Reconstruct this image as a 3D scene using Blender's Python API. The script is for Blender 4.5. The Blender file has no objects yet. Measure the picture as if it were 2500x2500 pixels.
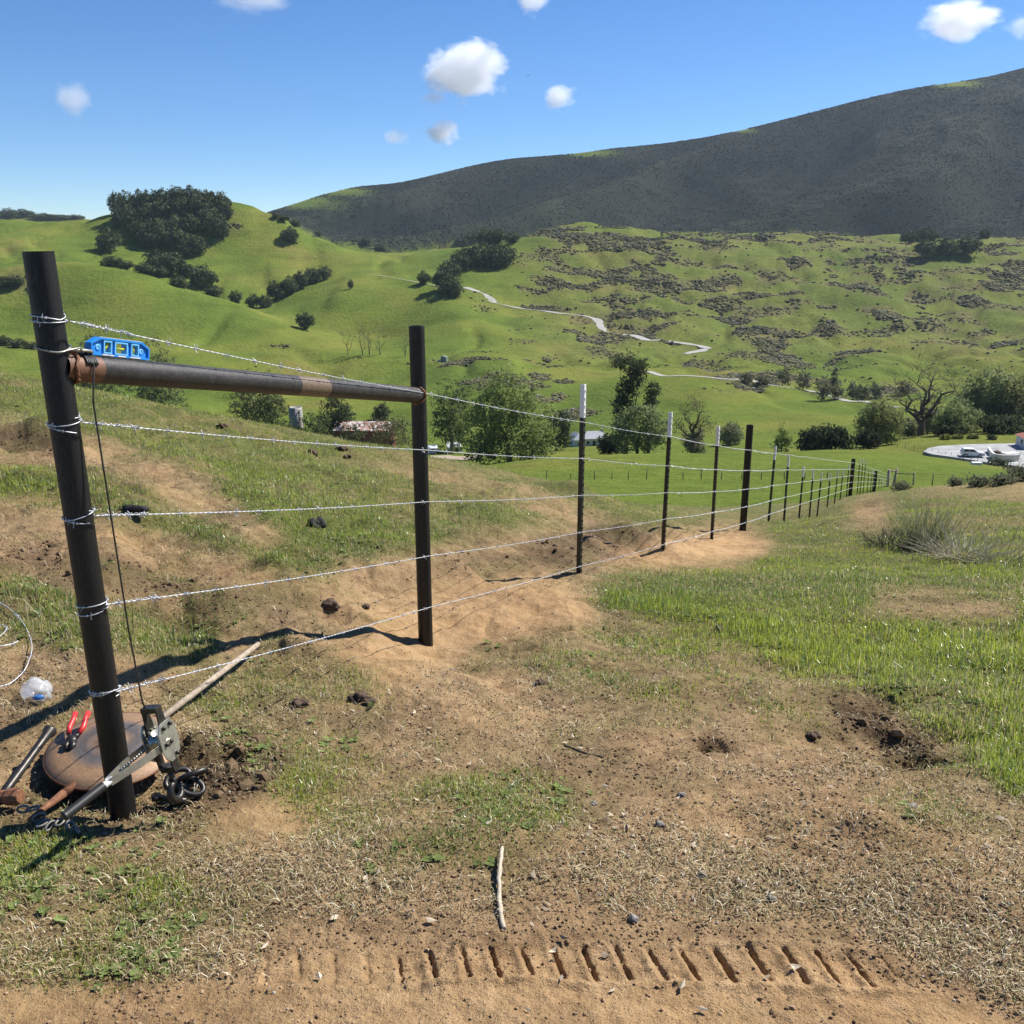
import bpy, math, random
import numpy as np
from mathutils import Vector, Matrix

R = math.radians
random.seed(7)
rng = np.random.default_rng(7)
scene = bpy.context.scene
C = scene.collection

# ------------------------------------------------------------------ camera, sky, sun, exposure
PW = 1932.0                     # width the photograph was measured at
FPX = 1786.0                    # focal length in those pixels
PITCH = R(15.8)
CZ = 1.62                       # eye height above the foot of the corner post
cam_d = bpy.data.cameras.new("camera")
cam = bpy.data.objects.new("camera", cam_d)
C.objects.link(cam)
cam_d.sensor_width = 36.0
cam_d.lens = 36.0 * FPX / PW
cam_d.clip_start = 0.05
cam_d.clip_end = 20000.0
cam.location = (0, 0, CZ)
cam.rotation_euler = (math.pi / 2 - PITCH, 0, 0)
scene.camera = cam

SUN_EL, SUN_AZ = R(47), R(57)
world = bpy.data.worlds.new("World")
scene.world = world
world.use_nodes = True
wn, wl = world.node_tree.nodes, world.node_tree.links
bg = wn["Background"]
sky = wn.new("ShaderNodeTexSky")
sky.sky_type = 'NISHITA'
sky.sun_disc = False
sky.sun_elevation = SUN_EL
sky.sun_rotation = SUN_AZ
sky.altitude = 2500.0
sky.air_density = 1.0
sky.dust_density = 0.05
sky.ozone_density = 5.0
hsv = wn.new("ShaderNodeHueSaturation")
hsv.inputs["Saturation"].default_value = 1.2
hsv.inputs["Hue"].default_value = 0.505
wl.new(sky.outputs[0], hsv.inputs["Color"])
wl.new(hsv.outputs[0], bg.inputs[0])
bg.inputs[1].default_value = 0.084
world.cycles.sampling_method = 'MANUAL'
world.cycles.sample_map_resolution = 512

sun_d = bpy.data.lights.new("sun", 'SUN')
sun = bpy.data.objects.new("sun", sun_d)
C.objects.link(sun)
sun_d.energy = 5.0
sun_d.angle = R(0.53)
sun_d.color = (1.0, 0.965, 0.90)
sun_dir = Vector((math.sin(SUN_AZ) * math.cos(SUN_EL), math.cos(SUN_AZ) * math.cos(SUN_EL), math.sin(SUN_EL)))
sun.rotation_euler = sun_dir.to_track_quat('Z', 'Y').to_euler()
sun.location = (30, 20, 60)

scene.view_settings.view_transform = 'Standard'
scene.view_settings.look = 'None'
scene.view_settings.exposure = 0.72
scene.view_settings.gamma = 1.0
scene.cycles.max_bounces = 28
scene.cycles.diffuse_bounces = 3
scene.cycles.transparent_max_bounces = 8
scene.cycles.volume_bounces = 28
scene.cycles.caustics_reflective = False
scene.cycles.caustics_refractive = False

# ------------------------------------------------------------------ noise
def _hash(ix, iy, seed):
    h = (ix.astype(np.int64) * 374761393 + iy.astype(np.int64) * 668265263 + seed * 974711) & 0x7fffffff
    h = (h ^ (h >> 13)) * 1274126177 & 0x7fffffff
    h = (h ^ (h >> 16)) & 0xffff
    return h / 65535.0

def vnoise(x, y, seed=0):
    x = np.asarray(x, float); y = np.asarray(y, float)
    ix, iy = np.floor(x), np.floor(y)
    fx, fy = x - ix, y - iy
    fx = fx * fx * fx * (fx * (fx * 6 - 15) + 10)
    fy = fy * fy * fy * (fy * (fy * 6 - 15) + 10)
    a = _hash(ix, iy, seed); b = _hash(ix + 1, iy, seed)
    c = _hash(ix, iy + 1, seed); d = _hash(ix + 1, iy + 1, seed)
    return (a + (b - a) * fx) * (1 - fy) + (c + (d - c) * fx) * fy - 0.5

def fbm(x, y, octv=4, seed=0, gain=0.5):
    s, a, f = 0.0, 1.0, 1.0
    for k in range(octv):
        s = s + a * vnoise(x * f + 17.3 * k, y * f - 9.1 * k, seed + k)
        a *= gain; f *= 2.03
    return s

def sstep(a, b, x):
    t = np.clip((np.asarray(x, float) - a) / (b - a), 0, 1)
    return t * t * (3 - 2 * t)

# ------------------------------------------------------------------ photograph <-> place
cp, sp = math.cos(PITCH), math.sin(PITCH)
def ray(px, py):
    cx = (np.asarray(px, float) - 966.0) / FPX
    cy = (966.0 - np.asarray(py, float)) / FPX
    return cx, cp + cy * sp, -sp + cy * cp
def at(px, py, Y):
    """the point at forward distance Y that the pixel looks at"""
    dx, dy, dz = ray(px, py)
    k = Y / dy
    return Vector((float(dx * k), float(Y), float(CZ + dz * k)))
def project(x, y, z):
    zr = np.asarray(z, float) - CZ
    D = y * cp - zr * sp
    up = y * sp + zr * cp
    return 966 + FPX * x / D, 966 - FPX * up / D

# ------------------------------------------------------------------ the lie of the land
LAYERS = [
 (25,  [(-900,760),(0,790),(250,815),(500,840),(750,880),(950,920),(1150,945),(1350,968),(1550,968),(1650,945),(1750,926),(1932,906),(2700,880)]),
 (34,  [(-900,810),(0,840),(250,855),(500,875),(750,905),(950,935),(1150,950),(1350,958),(1550,950),(1608,936),(1690,924),(1750,918),(1932,908),(2700,885)]),
 (60,  [(-900,850),(0,880),(250,890),(500,905),(750,925),(950,942),(1150,945),(1350,943),(1550,930),(1690,921),(1750,922),(1932,928),(2700,930)]),
 (100, [(-900,880),(0,905),(250,910),(500,915),(750,920),(950,918),(1150,912),(1350,906),(1550,902),(1690,906),(1750,908),(1932,912),(2700,910)]),
 (170, [(-900,890),(0,915),(250,918),(500,915),(750,902),(860,890),(912,880),(1000,868),(1150,857),(1350,853),(1550,850),(1700,853),(1800,868),(1932,888),(2700,893)]),
 (198, [(-900,890),(0,915),(250,918),(500,910),(750,900),(950,884),(1150,869),(1350,864),(1550,858),(1690,856),(1750,869),(1932,879),(2700,879)]),
 (224, [(-900,890),(0,915),(250,912),(500,900),(750,888),(950,874),(1150,866),(1350,861),(1550,853),(1700,842),(1750,836),(1932,836),(2700,836)]),
 (300, [(-900,870),(0,890),(250,872),(500,862),(750,856),(950,852),(1150,846),(1350,842),(1550,830),(1750,808),(1932,800),(2700,800)]),
 (350, [(-900,820),(0,835),(250,832),(500,828),(750,842),(950,838),(1150,828),(1350,810),(1550,795),(1750,785),(1932,780),(2700,780)]),
 (430, [(-900,740),(0,750),(250,758),(500,770),(750,768),(950,768),(1080,778),(1150,765),(1350,752),(1550,765),(1750,765),(1932,760),(2700,760)]),
 (480, [(-900,690),(0,700),(250,712),(500,735),(750,738),(880,712),(960,708),(1060,745),(1150,728),(1250,712),(1400,723),(1560,752),(1700,752),(1932,745),(2700,745)]),
 (520, [(-900,660),(0,668),(250,690),(500,718),(750,718),(870,680),(960,676),(1060,715),(1150,710),(1350,715),(1550,742),(1750,735),(1932,728),(2700,728)]),
 (600, [(-900,620),(0,630),(250,640),(500,655),(650,658),(750,662),(950,665),(1150,668),(1350,676),(1550,695),(1750,690),(1932,680),(2700,680)]),
 (700, [(-900,540),(0,520),(130,491),(250,510),(400,553),(500,588),(600,618),(700,640),(780,620),(880,590),(1000,622),(1150,632),(1350,632),(1550,645),(1750,640),(1932,640),(2700,640)]),
 (780, [(-900,510),(0,496),(130,495),(250,522),(400,564),(480,588),(560,575),(640,545),(750,565),(870,556),(1000,586),(1150,590),(1350,588),(1550,590),(1750,590),(1932,590),(2700,590)]),
 (900, [(-900,460),(0,450),(130,455),(250,462),(400,480),(500,498),(600,520),(680,510),(750,512),(900,505),(1050,505),(1200,510),(1350,515),(1550,515),(1750,515),(1932,515),(2700,515)]),
 (1000,[(-900,425),(0,417),(100,418),(200,408),(300,388),(430,373),(500,393),(560,425),(640,465),(700,484),(750,488),(850,470),(950,458),(1050,445),(1150,455),(1350,465),(1550,465),(1750,472),(1932,470),(2700,470)]),
 (1150,[(-900,430),(0,424),(250,430),(430,440),(520,450),(600,462),(700,476),(760,478),(850,470),(960,458),(1040,427),(1100,420),(1200,430),(1280,440),(1400,444),(1510,430),(1600,444),(1750,455),(1860,448),(1932,450),(2700,450)]),
 (1300,[(-900,440),(0,436),(250,436),(430,442),(600,466),(700,476),(750,478),(950,468),(1150,462),(1350,465),(1550,466),(1932,466),(2700,466)]),
 (1700,[(-900,430),(0,432),(250,432),(430,434),(520,424),(600,424),(750,420),(950,402),(1150,388),(1350,372),(1550,350),(1750,325),(1932,292),(2700,250)]),
 (2400,[(-900,400),(0,402),(60,404),(160,414),(250,420),(430,424),(500,404),(560,384),(600,372),(650,357),(690,352),(750,349),(850,325),(950,303),(1050,297),(1150,284),(1250,275),(1350,261),(1420,245),(1500,226),(1600,200),(1700,177),(1800,161),(1870,152),(1932,134),(2200,92),(2700,60)]),
 (3200,[(-900,420),(0,418),(430,428),(650,385),(950,345),(1350,310),(1700,250),(1932,215),(2700,150)]),
]
NS = 700
SG = np.linspace(-1.35, 1.35, NS)
LY = np.array([l[0] for l in LAYERS], float)
UY = np.log(LY)
TZ = np.zeros((len(LAYERS), NS))
_k = np.exp(-0.5 * (np.arange(-14, 15) / 4.5) ** 2); _k /= _k.sum()
for i, (Yl, pts) in enumerate(LAYERS):
    a = np.array(pts, float)
    dx, dy, dz = ray(a[:, 0], a[:, 1])
    o = np.argsort(dx / dy)
    t = np.interp(SG, (dx / dy)[o], (dz / dy)[o])
    TZ[i] = np.convolve(np.pad(t, 14, mode='edge'), _k, 'valid') * Yl
h_ = np.diff(UY)[:, None]
dl = np.diff(TZ, axis=0) / h_
MZ = np.zeros_like(TZ)
w1 = 2 * h_[1:] + h_[:-1]; w2 = h_[1:] + 2 * h_[:-1]
same = dl[:-1] * dl[1:] > 0
with np.errstate(all='ignore'):
    MZ[1:-1] = np.where(same, (w1 + w2) / (w1 / dl[:-1] + w2 / dl[1:]), 0)
MZ[0] = dl[0]; MZ[-1] = dl[-1]
def Zfar(s, Y):
    u = np.log(np.clip(Y, LY[0], LY[-1]))
    i = np.clip(np.searchsorted(UY, u, side='right') - 1, 0, len(UY) - 2)
    f = np.clip((s - SG[0]) / (SG[1] - SG[0]), 0, NS - 1.001)
    j = f.astype(int); f = f - j
    g = lambda A, ii: A[ii, j] * (1 - f) + A[ii, j + 1] * f
    hh = (UY[i + 1] - UY[i]); t = (u - UY[i]) / hh
    return ((2*t**3 - 3*t**2 + 1) * g(TZ, i) + (t**3 - 2*t**2 + t) * hh * g(MZ, i)
            + (-2*t**3 + 3*t**2) * g(TZ, i + 1) + (t**3 - t**2) * hh * g(MZ, i + 1))

NEAR = np.array([
 (-1.17,2.47,-1.62),(-.45,4.53,-1.96),(.51,6.6,-2.40),(1.485,8.7,-2.94),(2.42,10.9,-3.48),(3.26,12.8,-3.89),(4.6,16,-4.8),(6.27,19.8,-5.85),
 (10.48,29.6,-8.28),(8.3,24.1,-7.0),
 (0,1.5,-1.49),(0,0,-1.42),(-4,0,-1.36),(5,0,-1.46),(3,1.5,-1.5),(-3,1.5,-1.47),(0,2.5,-1.62),(2,3,-1.73),(5,2.5,-1.68),(1.2,4.6,-2.02),(-1.6,1.9,-1.53),
 (4,5.5,-2.2),(6,10,-3.1),(10,18,-4.72),(14.5,26,-6.35),(9,25,-6.8),(12,11,-3.2),(20,20,-4.9),(2.4,7,-2.5),(4.6,12,-3.5),(6.5,16,-4.4),
 (-1.92,3.55,-1.56),(-2.85,5.1,-1.55),(-4.1,7.4,-1.58),(-1.55,5.8,-1.77),(-1.95,9.5,-2.33),(-6,3,-1.38),(-9,8,-1.4),(-1.2,3.8,-1.76),(-1.5,2.7,-1.6),
 (-7.54,14,-1.80),(-6.28,15,-2.34),(-4.75,16,-2.88),(-3.16,17,-3.48),(-1.66,17.5,-3.88),(-.16,17,-4.05),(1.07,15,-3.95),(-11,13,-1.3),(.2,9.5,-2.72),(-.5,13,-3.2),
 (-9,22,-3.7),(-4,24,-5.5),(0,24,-6.3),(4,24,-7.0),(3,19,-5.3),(-16,20,-2.8),(0,29,-8.0),(-8,29,-6.2),(6,30,-8.6)], float)
def _tps(d2):
    return 0.5 * d2 * np.log(d2 + 1e-9)
_P = NEAR[:, :2]
_n = len(_P)
_A = np.zeros((_n + 3, _n + 3))
_A[:_n, :_n] = _tps(((_P[:, None] - _P[None]) ** 2).sum(-1)) + np.eye(_n) * 0.02
_A[:_n, _n] = 1; _A[:_n, _n + 1:] = _P; _A[_n, :_n] = 1; _A[_n + 1:, :_n] = _P.T
_W = np.linalg.solve(_A, np.concatenate([NEAR[:, 2], np.zeros(3)]))
def Znear(x, y):
    out = _W[_n] + _W[_n + 1] * x + _W[_n + 2] * y
    for (qx, qy), w in zip(_P, _W[:_n]):
        out = out + w * _tps((x - qx) ** 2 + (y - qy) ** 2)
    return out

# bumps: (x, y, radius_x, radius_y, height)
BUMPS = []
def Hbase(x, y):
    x = np.asarray(x, float); y = np.asarray(y, float)
    s = x / np.maximum(y, 0.2)
    z = np.zeros(np.broadcast(x, y).shape)
    x, y, s = (np.broadcast_to(a, z.shape) for a in (x, y, s))
    n = y < 31
    if n.any():
        z[n] = Znear(x[n], y[n])
    fm = y > 19
    if fm.any():
        w = sstep(20, 30, y[fm])
        z[fm] = np.where(y[fm] < 31, z[fm], 0) * (1 - w) + Zfar(np.clip(s[fm], -1.35, 1.35), y[fm]) * w
    return z + CZ
ROADS = []          # (points (n,3), half width): the land is benched to carry them
def bench(x, y, z):
    for P, hw in ROADS:
        m = (y > P[:, 1].min() - 30) & (y < P[:, 1].max() + 30) & (x > P[:, 0].min() - 30) & (x < P[:, 0].max() + 30)
        idx = np.nonzero(m)[0]
        for c in range(0, len(idx), 20000):
            i = idx[c:c + 20000]
            d2 = (x[i, None] - P[None, :, 0]) ** 2 + (y[i, None] - P[None, :, 1]) ** 2
            j = d2.argmin(1); d = np.sqrt(d2[np.arange(len(i)), j])
            w = 1 - sstep(hw * 1.3, hw * 6.0, d)
            z[i] = z[i] * (1 - w) + P[j, 2] * w
    return z
def Hdetail(x, y, fine=True):
    d = np.zeros(np.shape(x))
    # mountains: spurs and gullies; hills: soft swells
    m = y > 1200
    if m.any():
        xx, yy = x[m], y[m]
        wx = xx + 120 * vnoise(xx / 400, yy / 400, 51)
        q = (wx * 0.72 - yy * 0.70) / 400.0 + 0.35 * vnoise(xx / 260, yy / 260, 52)
        rd = np.abs((q % 1.0) - 0.5) * 2
        rr = (q * 2.7) % 1.0
        win = sstep(1230, 1500, yy) * (1 - sstep(1950, 2300, yy))
        d[m] += win * (80 * (rd - .95) + 22 * (np.abs(rr - .5) * 2 - .95) + 14 * fbm(xx / 120, yy / 120, 3, 53))
    m = (y > 300) & (y <= 1300)
    if m.any():
        xx, yy = x[m], y[m]
        win = sstep(300, 520, yy) * (1 - sstep(1150, 1300, yy))
        rocky = sstep(0.0, 0.12, xx / yy) * sstep(480, 600, yy)
        gl = np.abs(fbm(xx / 75, yy / 130, 3, 64))
        d[m] += win * (5.0 * fbm(xx / 90, yy / 90, 3, 61) - 2.6 * np.exp(-(gl / .11) ** 2) + (.6 + 5.0 * rocky) * fbm(xx / 30, yy / 36, 3, 62) + 1.4 * rocky * fbm(xx / 9, yy / 16, 2, 65))
    m = (y > 30) & (y <= 300)
    if m.any():
        d[m] += sstep(30, 70, y[m]) * 0.5 * fbm(x[m] / 22, y[m] / 22, 3, 63)
    m = y < 45
    if m.any():
        xx, yy = x[m], y[m]
        f = 1 - sstep(25, 45, yy)
        e = 0.10 * fbm(xx / 1.9, yy / 1.9, 3, 71) * sstep(1.5, 6, yy)
        e += 0.035 * fbm(xx / .45, yy / .45, 3, 72)
        if fine:
            e += 0.010 * fbm(xx / .11, yy / .11, 3, 73)
            e += 0.0055 * fbm(xx / .028, yy / .028, 3, 74)
        e += sstep(2.6, 4.2, yy) * (.028 * fbm(xx / .33, yy / .2, 3, 68) + .012 * np.abs(fbm(xx / .09, yy / .09, 2, 69)))
        lz = sstep(-.1, -.9, xx - .30 * yy + .5) * sstep(2.6, 3.6, yy) * (1 - sstep(13, 17, yy))
        u_ = (xx * .75 + yy * .45) / .9 + .8 * fbm(xx / 1.3, yy / 1.3, 3, 78)
        led = (u_ % 1.0)
        e += lz * (.10 * (np.minimum(led / .75, (1 - led) / .25) - .5) + .05 * np.abs(fbm(xx / .35, yy / .35, 3, 79)))
        for bx, by, rx, ry, hh in BUMPS:
            g = ((xx - bx) / rx) ** 2 + ((yy - by) / ry) ** 2
            k = g < 9
            if k.any():
                e[k] += hh * np.exp(-g[k]) * (1 + 0.7 * fbm(xx[k] / (rx * .5), yy[k] / (rx * .5), 2, 75))
        # print of a track machine in the loose soil
        k = (yy < 2.1) & (yy > 1.3)
        if k.any() and fine:
            X, Y = xx[k], yy[k]
            yc = 1.728 - 0.012 * X + 0.005 * np.sin(X * 4)
            v = (Y - yc) / 0.061
            ph = (X + 0.008 * np.sin(X * 7) + 0.22 * (Y - yc)) / 0.072
            fr = (ph % 1.0) - .5
            along = (.35 * sstep(-.75, -.55, X) + .65 * sstep(-.35, -.15, X)) * (1 - .8 * sstep(.75, .95, X)) * (1 - sstep(1.0, 1.3, X))
            band = (1 - sstep(.8, 1.05, np.abs(v)))
            edge = np.exp(-((v + 1.15) / .22) ** 2) + .7 * np.exp(-((v - 1.15) / .2) ** 2)
            grain = 1 + 1.1 * fbm(X / .03, Y / .03, 2, 76)
            hb = _hash(np.floor(ph), np.floor(ph) * 0 + 3, 7); hc = _hash(np.floor(ph), np.floor(ph) * 0 + 5, 8)
            rag = .0046 * fbm(X / .012, Y / .009, 3, 77)
            off = fr * .072 + (hb - .5) * .005 + rag
            gr = np.exp(-(off / (.0046 + .0015 * hc)) ** 2) * sstep(-1.05 + .12 * hb, -.7 + .12 * hb, v) * (1 - sstep(.75 + .1 * hc, 1.0 + .1 * hc, v)) * (.85 + .3 * hb)
            e[k] += along * (band * (-0.016 * gr * np.clip(grain, .8, 1.2) + 0.007 * np.exp(-((fr * .072 + .018) / .010) ** 2)) + 0.010 * edge * grain)
            # smoothed, packed soil along the wheel path
        d[m] += f * e
    return d
def H(x, y, fine=True):
    x = np.atleast_1d(np.asarray(x, float)); y = np.atleast_1d(np.asarray(y, float))
    x, y = np.broadcast_arrays(x, y)
    z = Hbase(x, y) + Hdetail(x, y, fine)
    return bench(x, y, z) if ROADS and y.max() > 150 else z
def hz(x, y):
    return float(H(x, y)[0])
_YS = np.exp(np.linspace(math.log(1.2), math.log(3100), 6000))
def hit(px, py, ymin=1.2, ymax=3100, fine=False):
    """where the pixel's line of sight meets the land"""
    dx, dy, dz = ray(px, py)
    Y = _YS[(_YS >= ymin) & (_YS <= ymax)]
    z = CZ + dz / dy * Y
    g = H(dx / dy * Y, Y, fine)
    below = np.nonzero(z < g)[0]
    i = below[0] if len(below) else len(Y) - 1
    y = Y[i]
    if 0 < i:
        a = (z - g)[i - 1]; b = (z - g)[i]
        if a > 0 > b:
            y = Y[i - 1] + (Y[i] - Y[i - 1]) * a / (a - b)
    x = float(dx / dy * y)
    return Vector((x, float(y), hz(x, y)))
def bump(px, py, rx, ry, hh):
    p = hit(px, py, fine=False)
    BUMPS.append((p.x, p.y, rx, ry, hh))

BUMPS += [(1.1, 9.0, .45, .35, .16), (.75, 8.3, .3, .3, .10), (1.75, 10.6, .35, .4, .14), (1.0, 14.3, .5, .35, .22), (-.1, 12.8, .9, .5, .10)]
for b in [(395,1425,.13,.10,-.16),(370,1410,.06,.06,.05),(1340,1405,.07,.05,-.09),(1660,1385,.30,.10,-.10),(1600,1335,.25,.08,-.07),
          (1740,1425,.14,.07,-.09),(420,1470,.10,.06,.05),(1600,1310,.35,.07,.04),(60,820,.5,.35,.16),(30,835,.6,.2,-.1),
          (1640,955,.5,.5,-.14),(900,1580,.12,.08,.03),(1660,1560,.25,.12,.04),(190,1500,.2,.12,-.05),(720,1080,.35,.2,.07),(560,1222,.14,.06,.05),(560,1090,.3,.2,.07),
          (830,1060,.4,.2,.08),(380,1130,.3,.15,.05),(330,1170,.2,.1,-.05),(620,1150,.25,.1,-.05)]:
    bump(*b)

# ------------------------------------------------------------------ cover of the near ground: painted as a plan, read by material and plants
G0, GN, GS = -800.0, 884, 4.0          # canvas origin, cells, cell size (measured pixels)
gy, gx = np.mgrid[0:GN, 0:GN]
gx = G0 + gx * GS; gy = G0 + gy * GS
def poly_mask(pts):
    m = np.zeros(gx.shape, bool)
    n = len(pts)
    for i in range(n):
        x0, y0 = pts[i]; x1, y1 = pts[(i + 1) % n]
        if y0 == y1: continue
        c = ((y0 > gy) != (y1 > gy)) & (gx < (x1 - x0) * (gy - y0) / (y1 - y0) + x0)
        m ^= c
    return m
def blur(a, n):
    k = np.ones(2 * n + 1) / (2 * n + 1)
    for ax in (0, 1):
        for _ in range(2):
            a = np.apply_along_axis(lambda v: np.convolve(np.pad(v, n, mode='edge'), k, 'valid'), ax, a)
    return a
def look(canvas, x, y, z):
    px, py = project(x, y, z)
    fx = np.clip((px - G0) / GS, 0, GN - 1.01); fy = np.clip((py - G0) / GS, 0, GN - 1.01)
    ix = fx.astype(int); iy = fy.astype(int); fx -= ix; fy -= iy
    return ((canvas[iy, ix] * (1 - fx) + canvas[iy, ix + 1] * fx) * (1 - fy)
            + (canvas[iy + 1, ix] * (1 - fx) + canvas[iy + 1, ix + 1] * fx) * fy)
green = np.full(gx.shape, 0.10); litter = np.full(gx.shape, 0.55)
bare = np.zeros(gx.shape); dark = np.zeros(gx.shape)
def zone(canvas, val, pts):
    canvas[poly_mask(pts)] = val
zone(green, .95, [(-800,600),(0,600),(1932,600),(2700,700),(2700,1400),(1932,1500),(1932,960),(1100,960),(1090,990),(900,1010),(700,1060),(560,1045),(480,985),(400,905),(200,822),(0,792),(-800,760)])
zone(green, .92, [(-800,860),(0,872),(150,880),(300,905),(430,955),(600,1050),(660,1085),(560,1090),(400,1020),(250,990),(0,950),(-800,930)])
zone(green, .90, [(-800,1050),(0,1060),(150,1120),(300,1150),(420,1180),(410,1250),(280,1240),(150,1240),(0,1205),(-800,1180)])
zone(green, .97, [(1112,1095),(1200,1070),(1300,1062),(1400,1070),(1460,1010),(1600,960),(1932,930),(2700,930),(2700,1620),(1932,1530),(1850,1440),(1740,1375),(1660,1320),(1560,1280),(1450,1235),(1330,1190),(1200,1165),(1130,1145)])
zone(green, .55, [(880,1215),(1000,1195),(1150,1180),(1330,1195),(1480,1250),(1620,1300),(1560,1350),(1420,1340),(1300,1360),(1080,1330),(980,1260),(880,1270)])
zone(green, .38, [(1000,1330),(1300,1350),(1560,1340),(1700,1400),(1932,1500),(2700,1600),(2700,1700),(1932,1600),(1640,1540),(1600,1470),(1360,1380),(1050,1400)])
zone(green, .46, [(860,1480),(1000,1440),(1090,1500),(1080,1600),(960,1680),(850,1640)])
zone(green, .42, [(450,1340),(560,1300),(660,1350),(640,1450),(500,1450)])
zone(green, .32, [(330,1270),(620,1230),(760,1290),(700,1500),(560,1540),(430,1450),(320,1330)])
zone(green, .40, [(-800,1540),(0,1550),(150,1580),(330,1640),(380,1700),(200,1720),(0,1680),(-800,1700)])
zone(green, .24, [(-800,1700),(0,1690),(380,1720),(300,1850),(0,1880),(-800,1900)])
zone(green, .45, [(700,1090),(860,1110),(860,1150),(740,1150)])
zone(green, .45, [(330,1110),(480,1090),(560,1120),(480,1170),(360,1160)])
zone(green, .30, [(640,1450),(860,1450),(860,1640),(640,1700),(520,1600)])
zone(green, .05, [(600,1215),(820,1060),(1095,1090),(1125,1170),(900,1215),(860,1260),(740,1290)])
zone(green, .04, [(1120,1060),(1250,1020),(1400,990),(1470,1045),(1380,1065),(1180,1075)])
zone(green, .10, [(1560,1000),(1640,930),(1690,955),(1660,1010)])
zone(green, .85, [(1090,930),(1400,955),(1600,930),(1610,990),(1480,1035),(1400,985),(1250,1000),(1130,985)])
zone(green, .35, [(1700,918),(1932,905),(2700,890),(2700,940),(1932,945),(1760,935)])
zone(green, .30, [(1640,1110),(1780,1110),(1932,1130),(1932,1180),(1800,1190),(1650,1150)])
zone(green, .22, [(700,870),(800,880),(1090,950),(1080,985),(940,940),(760,900)])
zone(green, .06, [(0,800),(100,815),(110,865),(0,868),(-800,860),(-800,790)])
zone(green, .10, [(225,865),(330,885),(430,945),(540,1010),(500,1035),(380,985),(300,940)])
zone(green, .15, [(0,955),(250,1000),(330,1040),(600,1100),(800,1080),(800,1160),(560,1170),(330,1110),(130,1100),(0,1050),(-800,1040),(-800,950)])
zone(green, .03, [(-800,1880),(300,1850),(600,1780),(1500,1770),(1932,1850),(2700,1900),(2700,2700),(-800,2700)])
zone(litter, .74, [(330,1270),(620,1230),(1000,1330),(1560,1350),(1932,1500),(2700,1600),(2700,1850),(1932,1850),(1500,1760),(1000,1740),(600,1770),(300,1840),(-800,1880),(-800,1500),(250,1500)])
zone(litter, .85, [(1180,1180),(1560,1270),(1400,1340),(1000,1330),(880,1230)])
zone(litter, .62, [(-800,850),(0,850),(400,900),(700,1060),(820,1060),(620,1215),(300,1250),(0,1300),(-800,1300)])
zone(litter, .25, [(600,1215),(820,1060),(1095,1090),(1125,1170),(900,1215),(860,1260),(740,1290)])
zone(litter, .15, [(1120,1060),(1250,1020),(1400,990),(1470,1045),(1380,1065),(1180,1075)])
zone(litter, .04, [(-800,1890),(500,1850),(520,1745),(1560,1735),(1800,1850),(1932,1920),(2700,1960),(2700,2700),(-800,2700)])
zone(litter, .2, [(400,1490),(620,1460),(640,1560),(420,1600)])
zone(bare, .9, [(620,1215),(820,1080),(1080,1100),(1120,1165),(900,1210),(820,1270),(720,1290)])
zone(bare, .95, [(1130,1058),(1250,1025),(1400,992),(1470,1045),(1380,1062),(1180,1072)])
zone(bare, .8, [(-800,1890),(450,1850),(520,1790),(1500,1775),(1700,1850),(1932,1930),(2700,1960),(2700,2700),(-800,2700)])
zone(bare, .7, [(380,1500),(560,1470),(640,1510),(600,1570),(420,1590)])
zone(bare, .4, [(820,1310),(1000,1290),(1040,1360),(860,1390)])
zone(bare, .12, [(0,960),(280,1020),(320,1060),(130,1080),(0,1040),(-800,1040),(-800,950)])
zone(bare, .12, [(240,870),(330,890),(430,950),(520,1010),(380,980)])
zone(bare, .12, [(340,1060),(800,1085),(800,1150),(560,1160)])
zone(bare, .12, [(700,872),(800,885),(1080,950),(1060,975),(940,935)])
zone(bare, .7, [(1740,918),(1932,908),(2700,890),(2700,935),(1932,940),(1780,932)])
zone(bare, .25, [(1320,1420),(1600,1430),(1900,1560),(1880,1680),(1500,1640),(1300,1560)])
zone(dark, .9, [(290,1470),(340,1380),(480,1370),(560,1430),(500,1500),(380,1530)])
zone(dark, .9, [(1560,1320),(1640,1330),(1760,1400),(1780,1440),(1680,1430),(1580,1370)])
zone(dark, .8, [(1300,1385),(1360,1385),(1390,1425),(1320,1420)])
zone(dark, .6, [(1120,985),(1200,985),(1240,1010),(1150,1040),(1050,1060),(1040,1030)])
zone(dark, .55, [(0,800),(100,815),(105,850),(0,850),(-300,850),(-300,790)])
zone(dark, .22, [(1000,1400),(1300,1450),(1260,1620),(1100,1640),(1050,1500)])
zone(dark, .6, [(0,1490),(240,1500),(280,1560),(100,1580),(0,1560)])
zone(dark, .7, [(1000,1020),(1150,985),(1260,1005),(1200,1040),(1080,1075),(980,1070)])
zone(dark, .45, [(0,1000),(330,1060),(560,1130),(560,1170),(300,1130),(0,1090)])
zone(dark, .4, [(820,1040),(1000,1030),(960,1090),(800,1110)])
zone(dark, .55, [(150,1500),(300,1480),(420,1500),(360,1580),(180,1590)])
zone(dark, .15, [(640,1330),(900,1330),(860,1450),(640,1480)])
zone(dark, .2, [(1450,1480),(1760,1560),(1932,1640),(1932,1760),(1600,1700),(1400,1600)])
zone(dark, .55, [(1020,905),(1085,920),(1080,940),(1010,925)])
green = blur(green, 4); litter = blur(litter, 5); bare = blur(bare, 4); dark = blur(dark, 3)
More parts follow.
